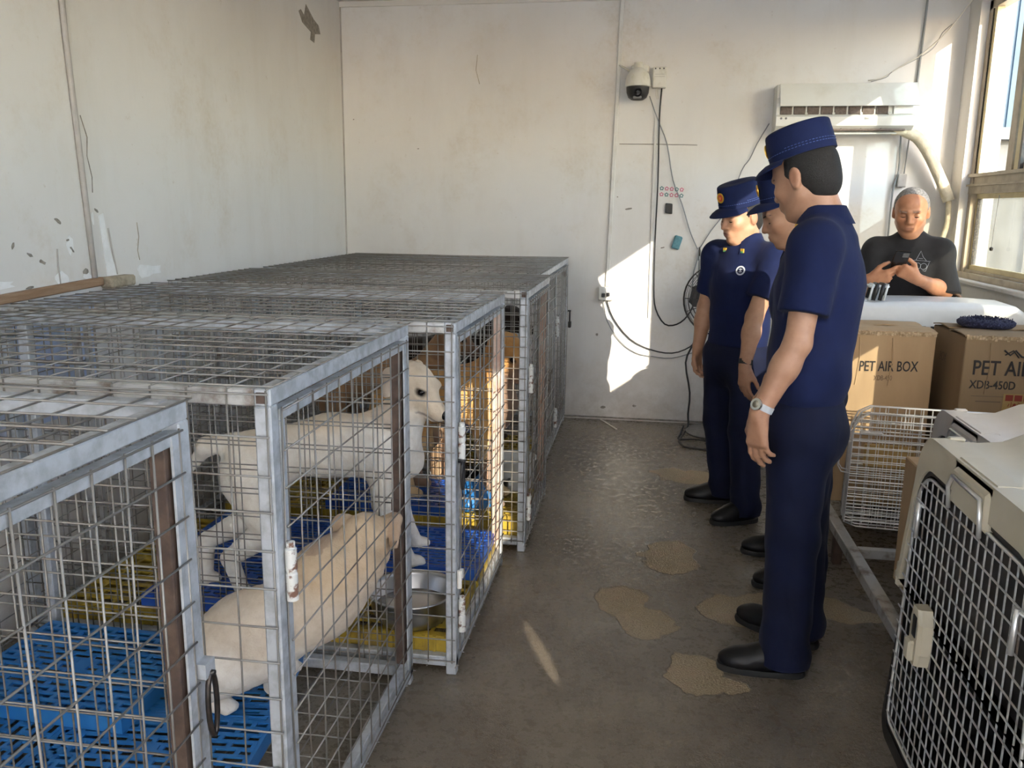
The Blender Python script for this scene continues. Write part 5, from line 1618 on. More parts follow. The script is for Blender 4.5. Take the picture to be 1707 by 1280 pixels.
# golden dog at the door of the sunlit cage
dog('golden dog with dark muzzle looking out of the sunlit cage', (-.75, 3.78, .157), dict(
    trunk=[((-1.02, 3.80, .62), (-.82, 3.78, .65), .12, .125, .05), ((-.82, 3.78, .65), (-.71, 3.77, .64), .125, .13, .05), ((-.70, 3.77, .72), (-.625, 3.76, .82), .11, .085, .05), ((-.66, 3.77, .60), (-.66, 3.77, .55), .10, .07, .05)],
    legs=[([(-.70, 3.70, .55), (-.69, 3.69, .40), (-.67, 3.69, .25), (-.665, 3.69, .165)], [.07, .045, .032, .028]),
          ([(-.70, 3.85, .55), (-.69, 3.86, .40), (-.67, 3.86, .25), (-.665, 3.86, .165)], [.07, .045, .032, .028]),
          ([(-1.04, 3.73, .55), (-1.0, 3.72, .42), (-1.09, 3.72, .30), (-1.06, 3.72, .178)], [.085, .055, .034, .028]),
          ([(-1.04, 3.87, .55), (-1.0, 3.88, .42), (-1.09, 3.88, .30), (-1.06, 3.88, .178)], [.085, .055, .034, .028])],
    pawdir=(1, 0, 0), tail=[((-1.12, 3.80, .66), .04), ((-1.22, 3.80, .60), .045), ((-1.28, 3.80, .48), .02)],
    head=(-.605, 3.755, .875), hf=(.55, -.25, -.75), hu=(.75, -.2, .55), hs=1.08, ears=(FLOP, FLOP), zt=.72, zb=.52),
    (.55, .32, .12), (.50, .25, .08), (.62, .46, .26), (.30, .20, .14), ear_c=(.40, .20, .07), res=.008)
dog('brown tan dog standing at the back of the sunlit cage', (-1.3, 4.15, .036), dict(
    trunk=[((-1.60, 4.15, .60), (-1.35, 4.15, .63), .10, .10, .05), ((-1.35, 4.15, .62), (-1.10, 4.14, .60), .11, .125, .05), ((-1.08, 4.14, .68), (-.98, 4.13, .82), .09, .075, .05)],
    legs=[([(-1.06, 4.07, .55), (-1.04, 4.06, .38), (-1.02, 4.06, .2), (-1.0, 4.06, .065)], [.065, .045, .03, .026]),
          ([(-1.06, 4.22, .55), (-1.04, 4.23, .38), (-1.02, 4.23, .2), (-1.0, 4.23, .065)], [.065, .045, .03, .026]),
          ([(-1.58, 4.08, .55), (-1.52, 4.07, .38), (-1.64, 4.07, .24), (-1.60, 4.07, .065)], [.085, .055, .032, .026]),
          ([(-1.58, 4.22, .55), (-1.52, 4.23, .38), (-1.64, 4.23, .24), (-1.60, 4.23, .065)], [.085, .055, .032, .026])],
    pawdir=(1, 0, 0), tail=[((-1.68, 4.15, .64), .03), ((-1.78, 4.15, .60), .025), ((-1.84, 4.15, .52), .012)],
    head=(-.94, 4.13, .86), hf=(.95, 0, -.3), hu=(.3, 0, .95), hs=1.0, ears=(FLOP, FLOP), zt=.66, zb=.45),
    (.36, .22, .12), (.28, .16, .08), (.46, .31, .19), (.2, .12, .08), ear_c=(.24, .14, .08), res=.009)
dog('dark brown dog standing inside the long far cage', (-1.1, 4.85, .12), dict(
    trunk=[((-1.40, 4.90, .62), (-1.15, 4.88, .65), .11, .11, .05), ((-1.15, 4.88, .64), (-.92, 4.85, .62), .12, .13, .05), ((-.90, 4.85, .70), (-.80, 4.83, .84), .10, .08, .05)],
    legs=[([(-.90, 4.78, .55), (-.88, 4.77, .40), (-.86, 4.77, .25), (-.85, 4.77, .145)], [.065, .045, .03, .026]),
          ([(-.90, 4.93, .55), (-.88, 4.94, .40), (-.86, 4.94, .25), (-.85, 4.94, .145)], [.065, .045, .03, .026]),
          ([(-1.38, 4.82, .55), (-1.32, 4.81, .38), (-1.44, 4.81, .2), (-1.40, 4.81, .065)], [.085, .055, .032, .026]),
          ([(-1.38, 4.97, .55), (-1.32, 4.98, .38), (-1.44, 4.98, .2), (-1.40, 4.98, .065)], [.085, .055, .032, .026])],
    pawdir=(1, 0, 0), tail=[((-1.48, 4.9, .66), .03), ((-1.58, 4.9, .62), .025), ((-1.64, 4.9, .52), .012)],
    head=(-.755, 4.82, .885), hf=(.9, -.2, -.3), hu=(.3, 0, .95), hs=1.05, ears=(FLOP, FLOP), zt=.66, zb=.3),
    (.045, .028, .02), (.03, .02, .014), (.06, .038, .026), None, res=.010)
# ---------------------------------------------------------------- people
def frame(yaw_vec, pitch=0.0, roll=0.0):
    """axes (forward, left, up) for a heading, tipped forward by pitch degrees"""
    f = nrm((yaw_vec[0], yaw_vec[1], 0))
    u = V(0, 0, 1)
    l = np.cross(u, f)
    p = math.radians(pitch)
    f2, u2 = f * math.cos(p) - u * math.sin(p), u * math.cos(p) + f * math.sin(p)
    r = math.radians(roll)
    l2, u3 = l * math.cos(r) + u2 * math.sin(r), u2 * math.cos(r) - l * math.sin(r)
    return f2, l2, u3

def head_prims(H, F, s=1.0, wide=1.0):
    f, l, u = F
    A = [f, l, u]
    g = lambda a, b, c: H + s * (a * f + b * wide * l + c * u)
    r = lambda a, b, c: np.array((a, b * wide, c)) * s
    P = [EL(g(-.012, 0, .030), r(.098, .077, .090), A, .0), EL(g(.030, 0, -.030), r(.068, .064, .078), A, .03), EL(g(.018, 0, .045), r(.078, .066, .062), A, .02),
         RC(g(-.005, .052, -.055), g(.058, .020, -.100), .020 * s, .018 * s, .025), RC(g(-.005, -.052, -.055), g(.058, -.020, -.100), .020 * s, .018 * s, .025),
         EL(g(.066, 0, -.100), r(.022, .026, .018), A, .016),
         RC(g(.084, .034, .022), g(.090, .006, .018), .010 * s, .009 * s, .014), RC(g(.084, -.034, .022), g(.090, -.006, .018), .010 * s, .009 * s, .014),
         EL(g(.060, .043, -.022), r(.024, .020, .020), A, .022), EL(g(.060, -.043, -.022), r(.024, .020, .020), A, .022),
         EL(g(.094, .031, .000), r(.016, .018, .011), A, .010, 'sub'), EL(g(.094, -.031, .000), r(.016, .018, .011), A, .010, 'sub'),
         EL(g(.074, .031, -.001), r(.014, .016, .012), A, .004), EL(g(.074, -.031, -.001), r(.014, .016, .012), A, .004),
         RC(g(.090, 0, .010), g(.108, 0, -.030), .0085 * s, .0125 * s, .010), EL(g(.098, .013, -.034), r(.011, .009, .008), A, .006), EL(g(.098, -.013, -.034), r(.011, .009, .008), A, .006),
         EL(g(.082, 0, -.066), r(.018, .028, .020), A, .014),
         EL(g(.096, 0, -.060), r(.008, .023, .0055), A, .004), EL(g(.095, 0, -.071), r(.008, .019, .006), A, .004), EL(g(.108, 0, -.0655), r(.010, .022, .0018), A, .003, 'sub')]
    for q in (1, -1):
        P += [EL(g(-.014, q * .079, -.004), r(.020, .009, .032), A, .006), EL(g(-.010, q * .072, -.024), r(.012, .012, .014), A, .008), EL(g(-.010, q * .090, .000), r(.010, .006, .018), A, .004, 'sub')]
    return P, g

def face_colour(c, vs, H, F, s, base, lip=(.30, .12, .09), stubble=None, brow=(.05, .035, .03)):
    f, l, u = F
    q = (vs - H) @ np.stack([f, l, u]).T / s
    m = (np.linalg.norm(q, axis=1) < .17)
    front = m & (q[:, 0] > .03)
    red = np.array(base) * np.array((1.0, .80, .74))
    c = blend(c, red, (bump01(np.linalg.norm((q - (.10, 0, -.028)) / (1, 1, .9), axis=1), .008, .02) * .5) * front)
    for k in (1, -1):
        c = blend(c, red, bump01(np.linalg.norm(q - (.07, k * .043, -.03), axis=1), .010, .03) * .35 * front)
        c = blend(c, red * .92, bump01(np.linalg.norm((q - (-.012, k * .082, -.004)) / (1, 1, 1.4), axis=1), .012, .016) * .6 * m)
        c = blend(c, brow, bump01(np.hypot(np.maximum(np.abs(q[:, 1] - k * .031) - .016, 0), (q[:, 2] - .024 + .10 * (np.abs(q[:, 1]) - .031) ** 1)), .0025, .004) * front * .45)
        c = blend(c, np.array(base) * .70, bump01(np.hypot((q[:, 1] - k * .031) * .6, q[:, 2] + .001), .003, .006) * front * .35)
    c = blend(c, lip, bump01(np.hypot(np.maximum(np.abs(q[:, 1]) - .012, 0) * 1.2, q[:, 2] + .0655), .006, .004) * (q[:, 0] > .075) * m * .75)
    if stubble:
        c = blend(c, np.array(base) * stubble, smoothstep(-q[:, 2], .04, .075) * front * .5)
    return c

def hand_prims(w, d, pn, th, curl=(.25, .35, .3), s=1.0, spread=.10, thumb=(.8, .35), straight=0):
    """w wrist, d finger direction, pn where the palm faces, th towards the thumb side"""
    d = nrm(d)
    pn = nrm(V(*pn) - d * (V(*pn) @ d))
    th = nrm(V(*th) - d * (V(*th) @ d) - pn * (V(*th) @ pn))
    w = V(*w)
    P = []
    for t in (-.026, -.009, .009, .027):
        P.append(RC(w + d * .018 * s + th * t * .6 * s, w + d * .088 * s + th * t * s, .0155 * s, .0125 * s, .012))
    P.append(RC(w - d * .02 * s, w + d * .03 * s, .024 * s, .022 * s, .02, st=pn, sf=.75))
    P.append(RC(w + d * .022 * s + th * .020 * s + pn * .008 * s, w + d * .058 * s + th * .026 * s + pn * .010 * s, .016 * s, .015 * s, .012))
    lens = ((.040, .024, .020), (.045, .029, .022), (.042, .027, .021), (.033, .020, .018))
    for i, t in enumerate((.028, .0095, -.0095, -.027)):
        a = w + d * (.090 - .006 * abs(i - 1)) * s + th * t * s
        dd = nrm(d + th * (t / .028) * spread)
        ang = 0.0
        r = .0098 if i < 3 else .0085
        for j in range(3):
            ang += (curl[j] if not np.ndim(curl[0]) else curl[i][j])
            v = dd * math.cos(ang) + pn * math.sin(ang)
            b = a + v * lens[i][j] * s
            P.append(RC(a, b, r * (1 - .07 * j) * s, r * (1 - .07 * (j + 1)) * s, .0045))
            a = b
    a = w + d * .030 * s + th * .030 * s + pn * .008 * s
    v1 = nrm(d * thumb[0] + th * .75 + pn * thumb[1])
    b = a + v1 * .036 * s
    v2 = nrm(d * 1.0 + th * .15 + pn * (thumb[1] + .15))
    c = b + v2 * .030 * s
    e = c + nrm(d + pn * (thumb[1] + .2)) * .024 * s
    P += [RC(a, b, .0145 * s, .0115 * s, .010), RC(b, c, .0112 * s, .0102 * s, .004), RC(c, e, .0102 * s, .0085 * s, .004)]
    return P

def shoe(root, ankle, toe, name='shoe', L=None):
    a, t = V(ankle[0], ankle[1], 0), V(toe[0], toe[1], 0)
    d = nrm(t - a)
    L = np.linalg.norm(t - a) if L is None else L
    s = np.cross(V(0, 0, 1), d)
    hl = a - d * .065
    A = [d, s, (0, 0, 1)]
    up = V(0, 0, 1)
    P = [RC(hl + d * .035 + up * .050, a + d * .07 + up * .052, .038, .042, .0), EL(t - d * .075 + up * .036, (.078, .046, .038), A, .03), RC(a + d * .05 + up * .066, t - d * .07 + up * .040, .036, .030, .03),
         RC(a - d * .01 + up * .07, a - d * .005 + up * .115, .042, .040, .03), CUT((0, 0, .018), (0, 0, -1))]
    o = body_mesh(name, P, .0055, 'shoe', root)
    out = []
    for i in range(28):
        q = 2 * math.pi * i / 28
        x = math.cos(q)
        w = .046 if x > 0 else .041
        mid = (hl + t) / 2
        half = np.linalg.norm(t - hl) / 2 + .004
        p = mid + d * half * np.sign(x) * abs(x) ** .62 + s * w * np.sign(math.sin(q)) * abs(math.sin(q)) ** .75
        out.append(p)
    MB().loft([[p + V(0, 0, .001) for p in out], [(p - mid) * 1.02 + mid + V(0, 0, .010) for p in out], [p + V(0, 0, .022) for p in out]]).build('sole', 'sole', o, smooth=.7)
    lc = MB()
    for i in range(3):
        c = a + d * (.045 + .022 * i) + up * (.105 - .011 * i)
        lc.tube([c - s * .022 - up * .006, c + up * .003, c + s * .022 - up * .006], .0028, 5)
    lc.build('laces', 'black_cloth', o, smooth=True)
    return o

def cap(root, C, F, badge=True, s=1.0, hf=.105, hb=.098):
    f, l, u = F
    rings = []
    n = 40
    prof = ((0, 1.0, 0), (.012, 1.008, 0), (.5, 1.0, 0), (.90, .975, 0), (.965, .955, 0), (1.0, .90, 0), (1.012, .6, 0), (1.015, .05, 0))
    for t, k, _ in prof:
        ring = []
        for i in range(n):
            a = 2 * math.pi * i / n
            x, y = .1035 * math.cos(a) * k, .0835 * math.sin(a) * k
            h = (hf + hb) / 2 + (hf - hb) / 2 * math.cos(a)
            ring.append(C + s * (x * f + y * l + u * h * t))
        rings.append(ring)
    cr = MB().loft(rings).build('cap', 'cap', root, smooth=.9)
    # visor
    vs, m = [], 17
    up, dn = [], []
    for j, (ext, drop) in enumerate(((-.004, .010), (.018, .006), (.042, -.006), (.058, -.019))):
        ru, rd = [], []
        for i in range(m):
            a = math.radians(-74 + 148 * i / (m - 1))
            k = math.cos(a * 1.02) ** .6 if j else 1.0
            x, y = (.1035 + max(0, ext) * k) * math.cos(a) + (ext if j == 0 else 0), (.0835 + max(0, ext) * k * .65) * math.sin(a)
            z = .010 + (drop - .010) * k - .010 * (math.sin(a) ** 2)
            p = C + s * (x * f + y * l + z * u)
            ru.append(p)
            rd.append(p - u * .004)
        up.append(ru)
        dn.append(rd)
    vsr = MB().loft(up, cap=False, closed=False).loft([r[::-1] for r in dn], cap=False, closed=False).loft([up[-1], dn[-1]], cap=False, closed=False)
    vsr.build('visor', 'cap', cr, smooth=True)
    st = MB()
    for hz in (.022, .030):
        pts = [C + s * (.1045 * math.cos(2 * math.pi * i / 60) * f + .0845 * math.sin(2 * math.pi * i / 60) * l + hz * u) for i in range(60)]
        for i in range(0, 60):
            if hz == .022 or 12 < i < 48:
                p, q = pts[i], pts[(i + 1) % 60]
                st.tube([p, p + (q - p) * .62], .0011, 4)
    st.build('stitching', 'thread', cr, kind='stuff')
    if badge:
        bc = C + s * (.1045 * f + hf * .56 * u)
        az = nrm(f + u * .02)
        em = MB().lathe([(0, 0), (.0225, 0), (.0235, .003), (.019, .0045), (.0165, .003), (0, .003)], bc - f * .001, axis=az, n=28, sx=1, sy=1).build('emblem', 'gold', cr, smooth=.6)
        MB().lathe([(0, .0025), (.0155, .0028), (.012, .0045), (0, .005)], bc - f * .001, axis=az, n=24).build('emblem_centre', 'red', em, smooth=True)
        sb = MB()
        for i in range(5):
            a = 2 * math.pi * i / 5 + math.pi / 2
            sb.tube([bc + f * .004, bc + f * .004 + .009 * (math.cos(a) * l + math.sin(a) * u)], [.0026, .0008], 5)
        sb.build('emblem_star', 'gold', em)
    return cr

def surf(bv, o, d, lift=.001):
    h = bv.ray_cast(Vector(o), Vector(d))
    if h[0] is None:
        return None, None
    n = np.array(h[1])
    if n @ np.array(d) > 0:
        n = -n
    return np.array(h[0]) + n * lift, n

def disc_on(bv, o, d, prof, name, m, parent, n=24):
    p, nn = surf(bv, o, d, .0005)
    if p is None:
        return None
    return MB().lathe(prof, p, axis=nn, n=n).build(name, m, parent, smooth=.6)

def cloth_fold(J, amp=.004):
    pel = V(*J['pelvis'])
    def fn(P):
        z = P[:, 2]
        w = np.exp(-((z - pel[2] - .16) / .09) ** 2)
        a = .9 * amp * w * np.sin(34 * z + 16 * P[:, 0] + 11 * P[:, 1])
        b = .5 * amp * np.sin(13 * P[:, 0] + 21 * P[:, 1] + 9 * z) * np.sin(17 * z + 4)
        return a + b
    return fn

def leg_fold(J, amp=.004):
    def fn(P):
        z = P[:, 2]
        w = np.exp(-((z - .12) / .10) ** 2) + .6 * np.exp(-((z - .50) / .10) ** 2) + .5 * np.exp(-((z - .80) / .06) ** 2)
        return amp * w * np.sin(46 * z + 22 * P[:, 0] + 17 * P[:, 1]) + .3 * amp * np.sin(24 * P[:, 0] + 30 * P[:, 1])
    return fn

def person(label, J, skin, shirt, trouser, hands, officer=True, res=.0045, lip=(.30, .13, .10), stubble=None, hair='hair', depth=.70, girth=1.0, group=None):
    base = V(J['pelvis'][0], J['pelvis'][1], 0)
    root = thing('person', tuple(base), label, 'person', group)
    BF = frame(J['face'])
    bf, bl, _ = BF
    HF = frame(J['hface'], J.get('hpitch', 0), J.get('hroll', 0))
    H = V(*J['head'])
    hs = J.get('hs', 1.0)
    j = {k: V(*v) for k, v in J.items() if isinstance(v, tuple) and len(v) == 3 and k not in ('face', 'hface')}
    hp, g = head_prims(H, HF, hs, J.get('hw', 1.0))
    P = list(hp)
    nb = j['neck']
    P += [RC(g(-.030, 0, -.045), nb, .052, .060, .03), RC(g(.01, 0, -.075), nb + bf * .03, .036, .045, .03)]
    # trunk kept inside the clothes so that the figure is one continuous body
    pel = j['pelvis']
    chest = nb - V(0, 0, .20)
    P += [RC(nb - V(0, 0, .02), chest, .06, .13, .04, st=bf, sf=.62), RC(chest, pel, .13, .12, .04, st=bf, sf=.62),
          RC(j['shL'], j['shR'], .045, .045, .04)]
    for q in 'LR':
        e, w = j['el' + q], j['wr' + q]
        P += [RC(j['sh' + q], e, .048, .040, .02), RC(e, e + (w - e) * .35, .040, .041, .015), RC(e + (w - e) * .3, w, .041, .027, .02)]
        hp_, k_ = pel + bl * (.085 if q == 'L' else -.085) - V(0, 0, .02), j['kn' + q]
        P += [RC(hp_, k_, .07, .05, .03), RC(k_, j['an' + q], .05, .035, .02)]
    P += hands
    sk = np.array(skin)
    def colour(vs):
        c = np.tile(sk, (len(vs), 1))
        c = face_colour(c, vs, H, HF, hs, skin, lip, stubble)
        if not officer:
            q = (vs - H) @ np.stack(HF).T
            c = blend(c, sk * (.9, .75, .7), smoothstep(q[:, 2], .03, .08) * (q[:, 0] > 0) * .25)
        for q in 'LR':
            d = np.linalg.norm(vs - j['wr' + q], axis=1)
            c = blend(c, sk * np.array((.97, .86, .80)), bump01(d, .10, .06) * .35)
        return c
    body = body_mesh('body', P, res, 'skin', root, colour)
    bv = bvh_of(body)
    # hair
    f, l, u = HF
    wd = J.get('hw', 1.0)
    Hp = [EL(g(-.014, 0, .030), np.array((.102, .0805 * wd, .0945)) * hs * (1.0 if officer else 1.025), [f, l, u], 0), EL(g(-.050, 0, -.020), np.array((.062, .066 * wd, .070)) * hs, [f, l, u], .02)]
    if officer:
        Hp += [CUT(g(.022, 0, .03), f + .15 * u, .004), CUT(g(-.02, 0, -.062), f * .35 - u, .006), EL(g(-.012, .083 * wd, -.010), np.array((.026, .014, .038)) * hs, [f, l, u], .003, 'sub'), EL(g(-.012, -.083 * wd, -.010), np.array((.026, .014, .038)) * hs, [f, l, u], .003, 'sub'),
               CUT(g(.014, 0, -.002), f * .8 - u * .6, .004)]
    else:
        Hp += [CUT(g(.045, 0, .085), f * .9 - u * .45, .006), CUT(g(-.05, 0, -.040), f * .5 - u, .006), EL(g(-.012, .083 * wd, -.010), np.array((.03, .016, .04)) * hs, [f, l, u], .003, 'sub'), EL(g(-.012, -.083 * wd, -.010), np.array((.03, .016, .04)) * hs, [f, l, u], .003, 'sub'),
               CUT(g(.005, 0, .0), f * .75 - u * .75, .004)]
    body_mesh('hair', Hp, .004, hair, root)
    # eyes: dark slits under lowered lids
    for q in (1, -1):
        pts = []
        for t in (-1, -.5, 0, .5, 1):
            p, n_ = surf(bv, g(.15, q * .031 + t * .0115, -.006 - .0025 * (1 - t * t)), -f, .0006)
            if p is not None:
                pts.append(p)
        if len(pts) > 2:
            MB().tube(pts, [.0008] + [.0022] * (len(pts) - 2) + [.0008], 6).build('eye', 'eye', root, smooth=True)
        pts = []
        for t in (-1, -.4, .2, 1):
            p, n_ = surf(bv, g(.15, q * .032 + q * t * .018, .022 + .003 * t - .004 * max(0, t) ** 2), -f, .0004)
            if p is not None:
                pts.append(p)
        if len(pts) > 2:
            MB().tube(pts, [.0024 if officer else .0013] * (len(pts) - 1) + [.0010], 6).build('eyebrow', hair, root, smooth=True)
    # shirt
    hem = J['hem']
    wa = V(pel[0], pel[1], hem)
    S = [RC(V(*J.get('waist', wa)), chest + J.get('chest_off', V(0, 0, 0)), J.get('rw', .168) * girth, .178 * girth, .0, st=bf, sf=depth), RC(chest, nb - V(0, 0, .075), .175 * girth, .115, .05, st=bf, sf=depth),
         RC(j['shL'] - V(0, 0, .008), j['shR'] - V(0, 0, .008), .070, .070, .05), RC(nb - V(0, 0, .05), nb - V(0, 0, .015), .085, .066, .04)]
    for q in 'LR':
        e = j['el' + q]
        v = nrm(e - j['sh' + q])
        end = j['sh' + q] + v * J.get('sleeve', .21)
        S += [RC(j['sh' + q] - V(0, 0, .005), end + v * .03, .072, J.get('rs', .072), .03)]
        bxm = (np.minimum(end, end + v * .12) - .11, np.maximum(end, end + v * .12) + .11)
        S.append(dict(t='slc', p=end, n=v))
    cuts = [q for q in S if q['t'] == 'slc']
    S = [q for q in S if q['t'] != 'slc']
    sleeves = []
    # trim sleeve ends: done before the torso is blended so that the plane cannot touch it
    sl = [q for q in S[4:]]
    torso = S[:4]
    seq = []
    for q, c in zip(sl, cuts):
        m_ = np.minimum(q['a'], q['b']) - .09, np.maximum(q['a'], q['b']) + .09
        seq += [q, CUT(c['p'], c['n'], .004, m_)]
    # left and right sleeves first, each cut, then the trunk
    seq2 = [seq[0], seq[1]]
    seq2 += [dict(seq[2])]
    cutR = seq[3]
    S = [seq[0], seq[1]]
    S2 = [seq[2], cutR]
    allp = S + S2 + [dict(torso[0], k=.03)] + torso[1:] + [CUT((0, 0, hem), (0, 0, -1), .006)]
    fold = cloth_fold(J, J.get('fold', .0045))
    sh = body_mesh('shirt', allp, .0065, shirt, root, None, fold)
    sbv = bvh_of(sh)
    # trousers
    T = [RC(pel + V(0, 0, .0), V(pel[0], pel[1], J.get('tz', hem + .03)), .160 * girth, J.get('rt', .152) * girth, .0, st=bf, sf=depth + .03), EL(pel - bf * .022 - V(0, 0, .06), (.118, .148, .12), [bf, bl, (0, 0, 1)], .05)]
    for q in 'LR':
        hp_ = pel + bl * (.085 if q == 'L' else -.085) - V(0, 0, .04)
        k_, a_ = j['kn' + q], j['an' + q]
        T += [RC(hp_, k_, .098 * girth, J.get('rk', .080), .05), RC(k_, a_, J.get('rk', .080), J.get('rh', .078), .03), RC(a_, V(a_[0], a_[1], .04), J.get('rh', .078), J.get('rh', .078) + .004, .02)]
    T.append(CUT((0, 0, J.get('hemz', .040)), (0, 0, -1), .003))
    T.append(CUT((0, 0, J.get('tz', hem + .03) + .01), (0, 0, 1), .003))
    tr = body_mesh('trousers', T, .007, trouser, root, None, leg_fold(J))
    for q in 'LR':
        shoe(root, j['an' + q], j['toe' + q])
    return root, dict(body=body, bv=bv, shirt=sh, sbv=sbv, g=g, HF=HF, BF=BF, H=H, nb=nb, j=j, trousers=tr)

def collar(P, root, m, open_=True, r0=.066, r1=.062, h=.045):
    """turned-down collar: a band round the neck with two points in front"""
    nb, (bf, bl, _), j = P['nb'], P['BF'], P['j']
    H = P['H']
    up = nrm((H - P['HF'][0] * .03) - nb)
    up = nrm(up + V(0, 0, 1.2))
    rings = [[], [], [], []]
    n = 36
    for i in range(n):
        a = math.radians(24 + (360 - 48) * i / (n - 1))
        d = math.cos(a) * bf + math.sin(a) * bl
        fr = max(0, math.cos(a)) ** 2
        c = nb + bf * .006
        rings[0].append(c + d * (r1 - .004) + up * (.004 - .02 * fr))
        rings[1].append(c + d * r1 + up * (h - .035 * fr))
        rings[2].append(c + d * (r1 + .009) + up * (h - .002 - .035 * fr))
        rings[3].append(c + d * (r0 + .028 + .012 * fr) + up * (-.012 - .050 * fr))
    o = MB().loft(rings, cap=False, closed=False).loft([[p - .003 * nrm(p - nb) for p in r][::-1] for r in rings], cap=False, closed=False).build('collar', m, root, smooth=True)
    return o

NAVY = 'navy'
skinA, skinB = (.40, .225, .14), (.44, .25, .155)
# near officer -----------------------------------------------------------
f_ = nrm((-.95, .30, 0)); l_ = np.cross(V(0, 0, 1), f_)
N = dict(face=(-.95, .30), hface=(-.74, .67), hpitch=19, head=(.478, 2.85, 1.598), neck=(.545, 2.835, 1.475), shL=(.492, 2.665, 1.405), shR=(.598, 3.00, 1.405),
         elL=(.452, 2.605, 1.115), wrL=(.352, 2.585, .895), elR=(.56, 3.07, 1.13), wrR=(.45, 3.06, .90), pelvis=(.522, 2.80, .85),
         knL=(.500, 2.70, .47), knR=(.560, 2.89, .47), anL=(.500, 2.68, .085), anR=(.590, 2.905, .085), toeL=(.292, 2.690, 0), toeR=(.392, 3.055, 0), hem=.905, tz=.925, waist=(.525, 2.80, 1.0), rw=.180, rs=.076)
hN = hand_prims((.352, 2.585, .895), (.02, .0, -1), (.75, .75, 0), (-.75, .75, 0), curl=((.25, .35, .3), (.30, .35, .3), (.36, .4, .3), (.42, .45, .35)), s=1.0, spread=.02, thumb=(1.2, .4))
hN += hand_prims((.45, 3.06, .90), (-.05, 0, -1), (.2, -1, 0), (-1, -.1, 0), s=.98)
nr, NP = person('person in navy uniform and cap, tallest and nearest, wearing a wrist watch', N, skinA, NAVY, 'navy_dark', hN, res=.0045, girth=1.03)
collar(NP, nr, NAVY)
ncap = frame((-.86, .50), 18)
cap(nr, V(.467, 2.85, 1.664), ncap, hf=.094, hb=.094)
_co = bvh_of([c for c in nr.children if c.name.startswith('collar')][0])
for _d in (V(.445, 2.75, 1.452),):
    _h = _co.ray_cast(Vector((.30, 2.2, 1.50)), Vector(_d - V(.30, 2.2, 1.50)).normalized())
    _pp, _nn = (np.array(_h[0]), np.array(_h[1])) if _h[0] is not None else (_d, V(-.8, -.6, .2))
    if _nn @ V(.1, .8, 0) > 0:
        _nn = -_nn
    _pin = MB().bbox(_pp + _nn * .003, (.005, .020, .022), .0015, ax=_nn, az=(0, 0, 1)).build('collar_pin', 'gold', nr)
    MB().bbox(_pp + _nn * .006 - V(0, 0, .005), (.003, .013, .008), .001, ax=_nn, az=(0, 0, 1)).build('pin_leaf', 'green_en', _pin)
# wrist watch on the left arm
wv = nrm(N['elL'] - V(*N['wrL'])); wc = V(*N['wrL']) + wv * .028
wside = nrm(np.cross(wv, (-.5, -1, 0)))
wt = MB()
wd_ = nrm(V(-.75, -.66, 0) - wv * (V(-.75, -.66, 0) @ wv)); we = np.cross(wv, wd_)
ring = lambda r, h: [wc + wv * h + r * (math.cos(2 * math.pi * i / 28) * wd_ + math.sin(2 * math.pi * i / 28) * we) for i in range(28)]
wt.loft([ring(.0305, -.010), ring(.0325, -.010), ring(.0325, .010), ring(.0305, .010), ring(.0305, -.010)], cap=False)
wt = wt.build('wrist_watch', 'strap', nr, smooth=.6)
MB().lathe([(0, .0), (.0185, 0), (.0195, .004), (.0185, .009), (.0155, .0095), (0, .0085)], wc + wd_ * .031, axis=wd_, n=28).build('watch_case', 'watch', wt, smooth=.6)
MB().lathe([(0, .0), (.0148, 0), (0, .0008)], wc + wd_ * .0400, axis=wd_, n=24).build('watch_dial', 'dial', wt, smooth=True)
# sleeve cuffs stitched edge and waistband
# far officer ---------------------------------------------------------------
K = dict(face=(-.72, -.69), hface=(-.85, -.53), hpitch=11, hroll=0, head=(.428, 4.195, 1.468), hs=.97, neck=(.462, 4.215, 1.352), shL=(.590, 4.085, 1.285), shR=(.345, 4.335, 1.285),
         elL=(.497, 4.02, 1.02), wrL=(.462, 3.955, .80), elR=(.300, 4.38, 1.02), wrR=(.272, 4.34, .82), pelvis=(.448, 4.225, .83),
         knL=(.500, 4.12, .46), knR=(.395, 4.335, .46), anL=(.525, 4.10, .085), anR=(.440, 4.375, .085), toeL=(.362, 4.035, 0), toeR=(.248, 4.385, 0), hem=.86, tz=.88, sleeve=.20, rs=.068, rh=.070, rk=.075)
hK = hand_prims((.462, 3.955, .80), (.02, .0, -1), (.75, .6, 0), (-.7, -.7, 0), s=.94, spread=.05, thumb=(1.2, .4))
hK += hand_prims((.272, 4.34, .82), (-.03, 0, -1), (.7, -.6, 0), (-.7, -.7, 0), curl=(.4, .6, .5), s=.94)
kr, KP = person('person in navy uniform with a round cap badge, farthest of the three in the row', K, skinB, NAVY, 'navy_dark', hK, res=.0045, girth=.94)
collar(KP, kr, NAVY)
cap(kr, V(.418, 4.183, 1.520), frame((-.83, -.56), 14), hf=.106, hb=.116)
bcst = nrm((-.72, -.69, 0))
disc_on(KP['sbv'], V(.462, 4.215, 1.225) + bcst * .5 + np.cross(V(0, 0, 1), bcst) * .062, -bcst, [(0, 0), (.0225, 0), (.0225, .0015), (.017, .002), (.0165, .0012), (0, .0012)], 'chest_badge', 'silver', KP['shirt'])
p_, n_ = surf(KP['sbv'], V(.462, 4.215, 1.225) + bcst * .5 + np.cross(V(0, 0, 1), bcst) * .062, -bcst, .002)
e1 = nrm(np.cross(V(0, 0, 1), n_)); e2 = np.cross(n_, e1)
MB().lathe([(0, 0), (.0155, 0), (.0155, .0008), (0, .0008)], p_ - n_ * .0008, axis=n_, n=24).build('badge_field', 'navy_dark', KP['shirt'])
